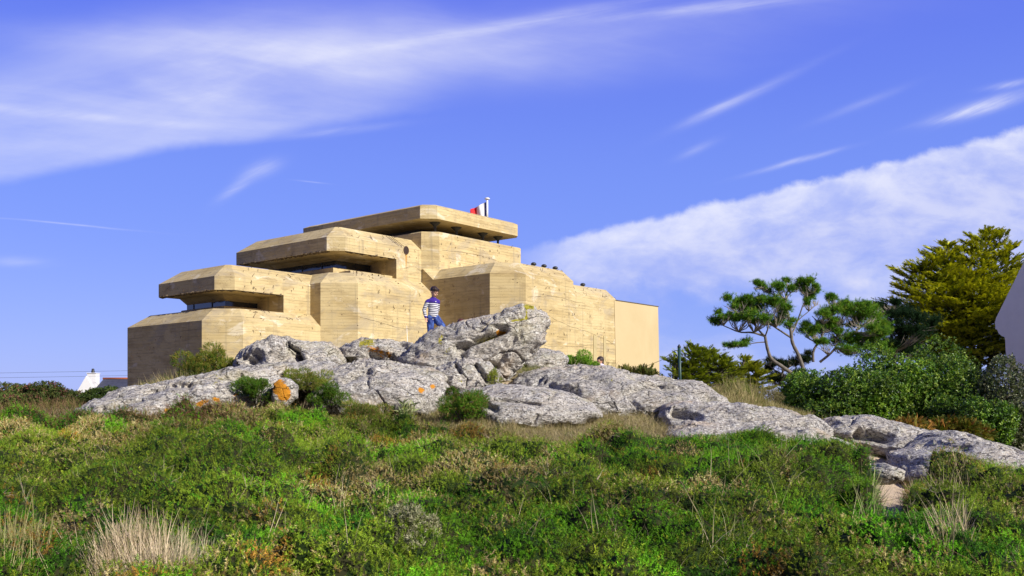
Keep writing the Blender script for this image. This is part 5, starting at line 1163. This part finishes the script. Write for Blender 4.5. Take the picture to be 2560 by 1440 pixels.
# local frame: x to the viewer's right, -y towards the camera, z up; total height about 1.29 m
sc_b = 1.0
hd = Matrix.Rotation(R(38), 3, 'Z') @ Matrix.Rotation(R(24), 3, 'X')     # head turned right and bowed
hc = Vector((.02, -.02, 1.165))
def hp_(x, y, z): return hc + hd @ Vector((x, y, z))
bm = bmesh.new()
ell(bm, hc + hd @ Vector((0, .008, .025)), (.074, .090, .090), hd, 4); ell(bm, hp_(0, -.022, -.045), (.056, .062, .060), hd, 3); ell(bm, hp_(0, -.052, -.085), (.026, .024, .02), hd, 3)   # skull, jaw, chin
ell(bm, hp_(0, -.092, -.022), (.011, .014, .018), hd, 2); ell(bm, hp_(0, -.086, -.004), (.008, .010, .022), hd, 2)      # nose
ell(bm, hp_(0, -.076, -.058), (.022, .010, .008), hd, 2)                                                             # lips
for s_ in (-1, 1):
    ell(bm, hp_(s_ * .074, .012, -.012), (.010, .018, .026), hd, 2); ell(bm, hp_(s_ * .036, -.062, -.030), (.02, .018, .02), hd, 2); ell(bm, hp_(s_ * .03, -.078, .014), (.022, .010, .006), hd, 2)
limb(bm, [(.005, .01, 1.02), (.012, 0, 1.07), (.018, -.005, 1.12)], [.050, .040, .040])
ell(bm, (0, .012, .90), (.085, .055, .11), None, 3); ell(bm, (0, .012, .72), (.08, .055, .12), None, 3)                       # torso core, mostly clothed
limb(bm, [(0, .012, .98), (0, .012, .62)], [.05, .06])
def arm(sh, el_, wr, side):
    limb(bm, [sh, el_, wr], [.030, .024, .018])
    f_ = (Vector(wr) - Vector(el_)).normalized(); f_ = (f_ + Vector((0, 0, -.35))).normalized(); a = Vector((0, -1, 0)); a = (a - f_ * a.dot(f_)).normalized(); lat = f_.cross(a)
    pc_ = Vector(wr) + f_ * .035; Mr = Matrix((lat, a, f_)).transposed(); ell(bm, pc_, (.026, .013, .036), Mr, 3)
    for q, (off, L_) in enumerate(((-.019, .052), (-.0065, .060), (.0065, .056), (.019, .044))):
        b0 = pc_ + f_ * .026 + lat * off; m1 = b0 + f_ * L_ * .5 + a * .004 * (q + 1); e1 = m1 + (f_ * .75 + a * .6).normalized() * L_ * .5; limb(bm, [b0, m1, e1], [.0072, .0066, .0052], 8)
    b0 = pc_ - f_ * .008 + lat * (-.022 * side) + a * .006; limb(bm, [b0, b0 + (f_ * .6 + lat * (-.5 * side) + a * .5).normalized() * .025, b0 + (f_ * .9 + lat * (-.2 * side) + a * .55).normalized() * .048], [.009, .008, .006], 8)
LA = ((-.125, .01, .955), (-.195, .015, .78), (-.165, -.04, .615)); RA = ((.105, .04, .955), (.11, .13, .78), (.05, .15, .66))
arm(*LA, 1); arm(*RA, -1)
HL, KL, AL = (-.055, .01, .60), (-.065, -.04, .34), (-.055, .03, .07); HR_, KR, AR = (.060, .01, .60), (.185, -.12, .42), (.215, -.02, .17)
limb(bm, [HL, KL, AL], [.058, .042, .030]); limb(bm, [HR_, KR, AR], [.058, .042, .030])
remeshed('body', bm, M_SKIN, boy, .0055, 2)
bm = bmesh.new()       # hair cap with tousled locks
ell(bm, hc + hd @ Vector((0, .018, .038)), (.079, .094, .083), hd, 4)
rs = random.Random(5)
for i in range(70):
    a = rs.uniform(0, 6.283); el_ = rs.uniform(.05, 1.5); d0 = Vector((math.cos(a) * math.cos(el_), math.sin(a) * math.cos(el_), math.sin(el_)))
    if d0.y < -.45 and d0.z < .35: continue
    p0 = Vector((d0.x * .074, .018 + d0.y * .088, .038 + d0.z * .077)); p1 = p0 + Vector((d0.x * .010 + rs.uniform(-.012, .012), d0.y * .010 - .006, -.030 + d0.z * .030)); limb(bm, [hc + hd @ p0, hc + hd @ p1], [.010, .004], 6)
for i in range(11):    # fringe
    x = -.06 + i * .012; p0 = Vector((x, -.070 + abs(x) * .35, .085)); p1 = Vector((x * 1.02 - .004, -.083 + abs(x) * .45, .034 + rs.uniform(-.01, .012))); limb(bm, [hc + hd @ p0, hc + hd @ p1], [.012, .005], 6)
hair = remeshed('hair', bm, M_HAIR, boy, .005, 1)
for v in hair.data.vertices:      # keep the face free
    q = hd.transposed() @ (v.co - hc)
    if q.y < -.03 and q.z < .028: v.co = hc + hd @ Vector((q.x * .80, -.02, max(q.z, .0)))
for s_ in (-1, 1):
    bm = bmesh.new(); ell(bm, hp_(s_ * .029, -.080, .000), (.012, .006, .0045), hd, 2); obj_bm('eye', bm, M_HAIR, boy, True)
    bm = bmesh.new(); limb(bm, [hp_(s_ * .016, -.089, .019), hp_(s_ * .044, -.078, .020)], [.0035, .003], 6); obj_bm('eyebrow', bm, M_HAIR, boy, True)
bm = bmesh.new(); limb(bm, [hp_(-.018, -.084, -.056), hp_(0, -.089, -.058), hp_(.018, -.084, -.056)], [.0035, .0055, .0035], 6); obj_bm('mouth', bm, plain('lips', (.42, .13, .10), .5), boy, True)
bm = bmesh.new()
limb(bm, [(0, .01, .985), (0, .012, .90), (0, .012, .78), (0, .012, .66), (0, .012, .615)], [.090, .112, .108, .112, .112], 20)
for v in bm.verts: v.co.y = .012 + (v.co.y - .012) * .72
limb(bm, [(-.02, .01, .99), (-.115, .012, .965)], [.055, .048]); limb(bm, [(.02, .01, .99), (.108, .03, .965)], [.055, .048])
limb(bm, [LA[0], LA[1], (-.172, -.028, .645), (-.168, -.035, .622)], [.050, .042, .033, .030]); limb(bm, [RA[0], RA[1], (.065, .147, .68)], [.048, .040, .031])
limb(bm, [(.005, .008, 1.00), (.008, .004, 1.035)], [.062, .052])
sw = remeshed('sweater', bm, M_SWEAT, boy, .007, 2)
for v in sw.data.vertices:
    q = v.co; f_ = .0035 * math.sin(q.z * 60 + q.x * 25) + .004 * math.sin(q.z * 23 - q.x * 40); v.co += Vector((0, -f_, 0))
    if q.z < .575 and abs(q.x) < .13: q.z = .575 - (.575 - q.z) * .2
bm = bmesh.new(); limb(bm, [(-.015, .01, .635), (.015, .01, .635)], [.092, .092]); limb(bm, [HL, (-.064, -.035, .36), (-.058, .02, .11)], [.092, .070, .062]); limb(bm, [HR_, (.182, -.118, .422), (.212, -.022, .19)], [.092, .078, .062]); ell(bm, (0, .03, .60), (.12, .10, .09))
for v in bm.verts: v.co.y = .01 + (v.co.y - .01) * .88
jn = remeshed('jeans', bm, M_JEAN, boy, .008, 2)
for v in jn.data.vertices: v.co.y -= .004 * math.sin(v.co.z * 55 + v.co.x * 30) + .003 * math.sin(v.co.z * 21 + v.co.x * 50)
bm = bmesh.new(); bmesh.ops.create_cone(bm, segments=12, radius1=.012, radius2=.010, depth=.004, cap_ends=True, matrix=Matrix.Translation((.045, -.082, .955)) @ Matrix.Rotation(R(90), 4, 'X')); obj_bm('button', bm, M_WHITEP, boy)
for ank in (AL, AR):
    bm = bmesh.new(); limb(bm, [(ank[0], ank[1] + .03, ank[2] - .035), (ank[0], ank[1] - .10, ank[2] - .045)], [.038, .032]); remeshed('shoe', bm, M_SHOE, boy, .008, 1)

# ------------------------------------------------------------------ two more people, almost hidden
def half_person(label, px, pyt, Y, hair_m, top_m, rz):
    o = empty('person', P(px, pyt, Y) + Vector((0, 0, -1.12)), rz); tag(o, label, 'person'); bm = bmesh.new()
    ell(bm, (0, 0, 1.02), (.072, .088, .10), None, 4); ell(bm, (0, -.085, 1.01), (.011, .015, .02), None, 2); ell(bm, (0, -.03, .95), (.05, .055, .05), None, 3)
    for s_ in (-1, 1): ell(bm, (s_ * .072, .01, 1.01), (.01, .017, .024), None, 2)
    limb(bm, [(0, .01, .96), (0, .01, .88)], [.042, .05])
    limb(bm, [(0, .02, .86), (0, .02, .45)], [.10, .10]); 
    for s_ in (-1, 1):
        limb(bm, [(s_ * .13, .02, .82), (s_ * .17, .0, .64), (s_ * .14, -.08, .50)], [.038, .03, .022]); limb(bm, [(s_ * .07, .02, .44), (s_ * .08, -.05, .25), (s_ * .08, .02, .05)], [.075, .05, .036])
        for q in range(4): b0 = Vector((s_ * .14 + (q - 1.5) * .012, -.10, .46)); limb(bm, [b0, b0 + Vector((0, -.02, -.035)), b0 + Vector((0, -.015, -.06))], [.007, .006, .005], 6)
        b0 = Vector((s_ * .12, -.10, .475)); limb(bm, [b0, b0 + Vector((-s_ * .02, -.02, -.02))], [.008, .006], 6)
    remeshed('body', bm, M_SKIN, o, .008, 2)
    bm = bmesh.new(); ell(bm, (0, .015, 1.045), (.085, .098, .092), None, 4); ell(bm, (0, .05, .97), (.07, .055, .09), None, 3); hr = remeshed('hair', bm, hair_m, o, .008, 1)
    for v in hr.data.vertices:
        if v.co.y < -.04 and v.co.z < 1.05: v.co.y = -.04
    bm = bmesh.new(); limb(bm, [(0, .02, .85), (0, .02, .60), (0, .02, .45)], [.115, .12, .12], 18)
    for s_ in (-1, 1): limb(bm, [(s_ * .02, .02, .86), (s_ * .13, .02, .83), (s_ * .17, 0, .65)], [.05, .05, .042])
    remeshed('jumper', bm, top_m, o, .009, 2)
    bm = bmesh.new(); limb(bm, [(0, .02, .44), (0, .02, .42)], [.11, .11])
    for s_ in (-1, 1): limb(bm, [(s_ * .07, .02, .42), (s_ * .08, -.045, .25), (s_ * .08, .015, .08)], [.088, .066, .056])
    remeshed('trousers', bm, M_JEAN, o, .009, 2)
    return o
half_person('second child, only auburn hair showing above the boulder beside the boy', 1152, 798.5, 20.1, M_AUB, plain('rust_jumper', (.16, .05, .03), .9), R(200))
half_person('child in a pale lilac top half hidden near the two mortar strips', 1500, 892, 24.0, M_HAIR, plain('pale_lilac_top', (.66, .58, .76), .9), R(-60))
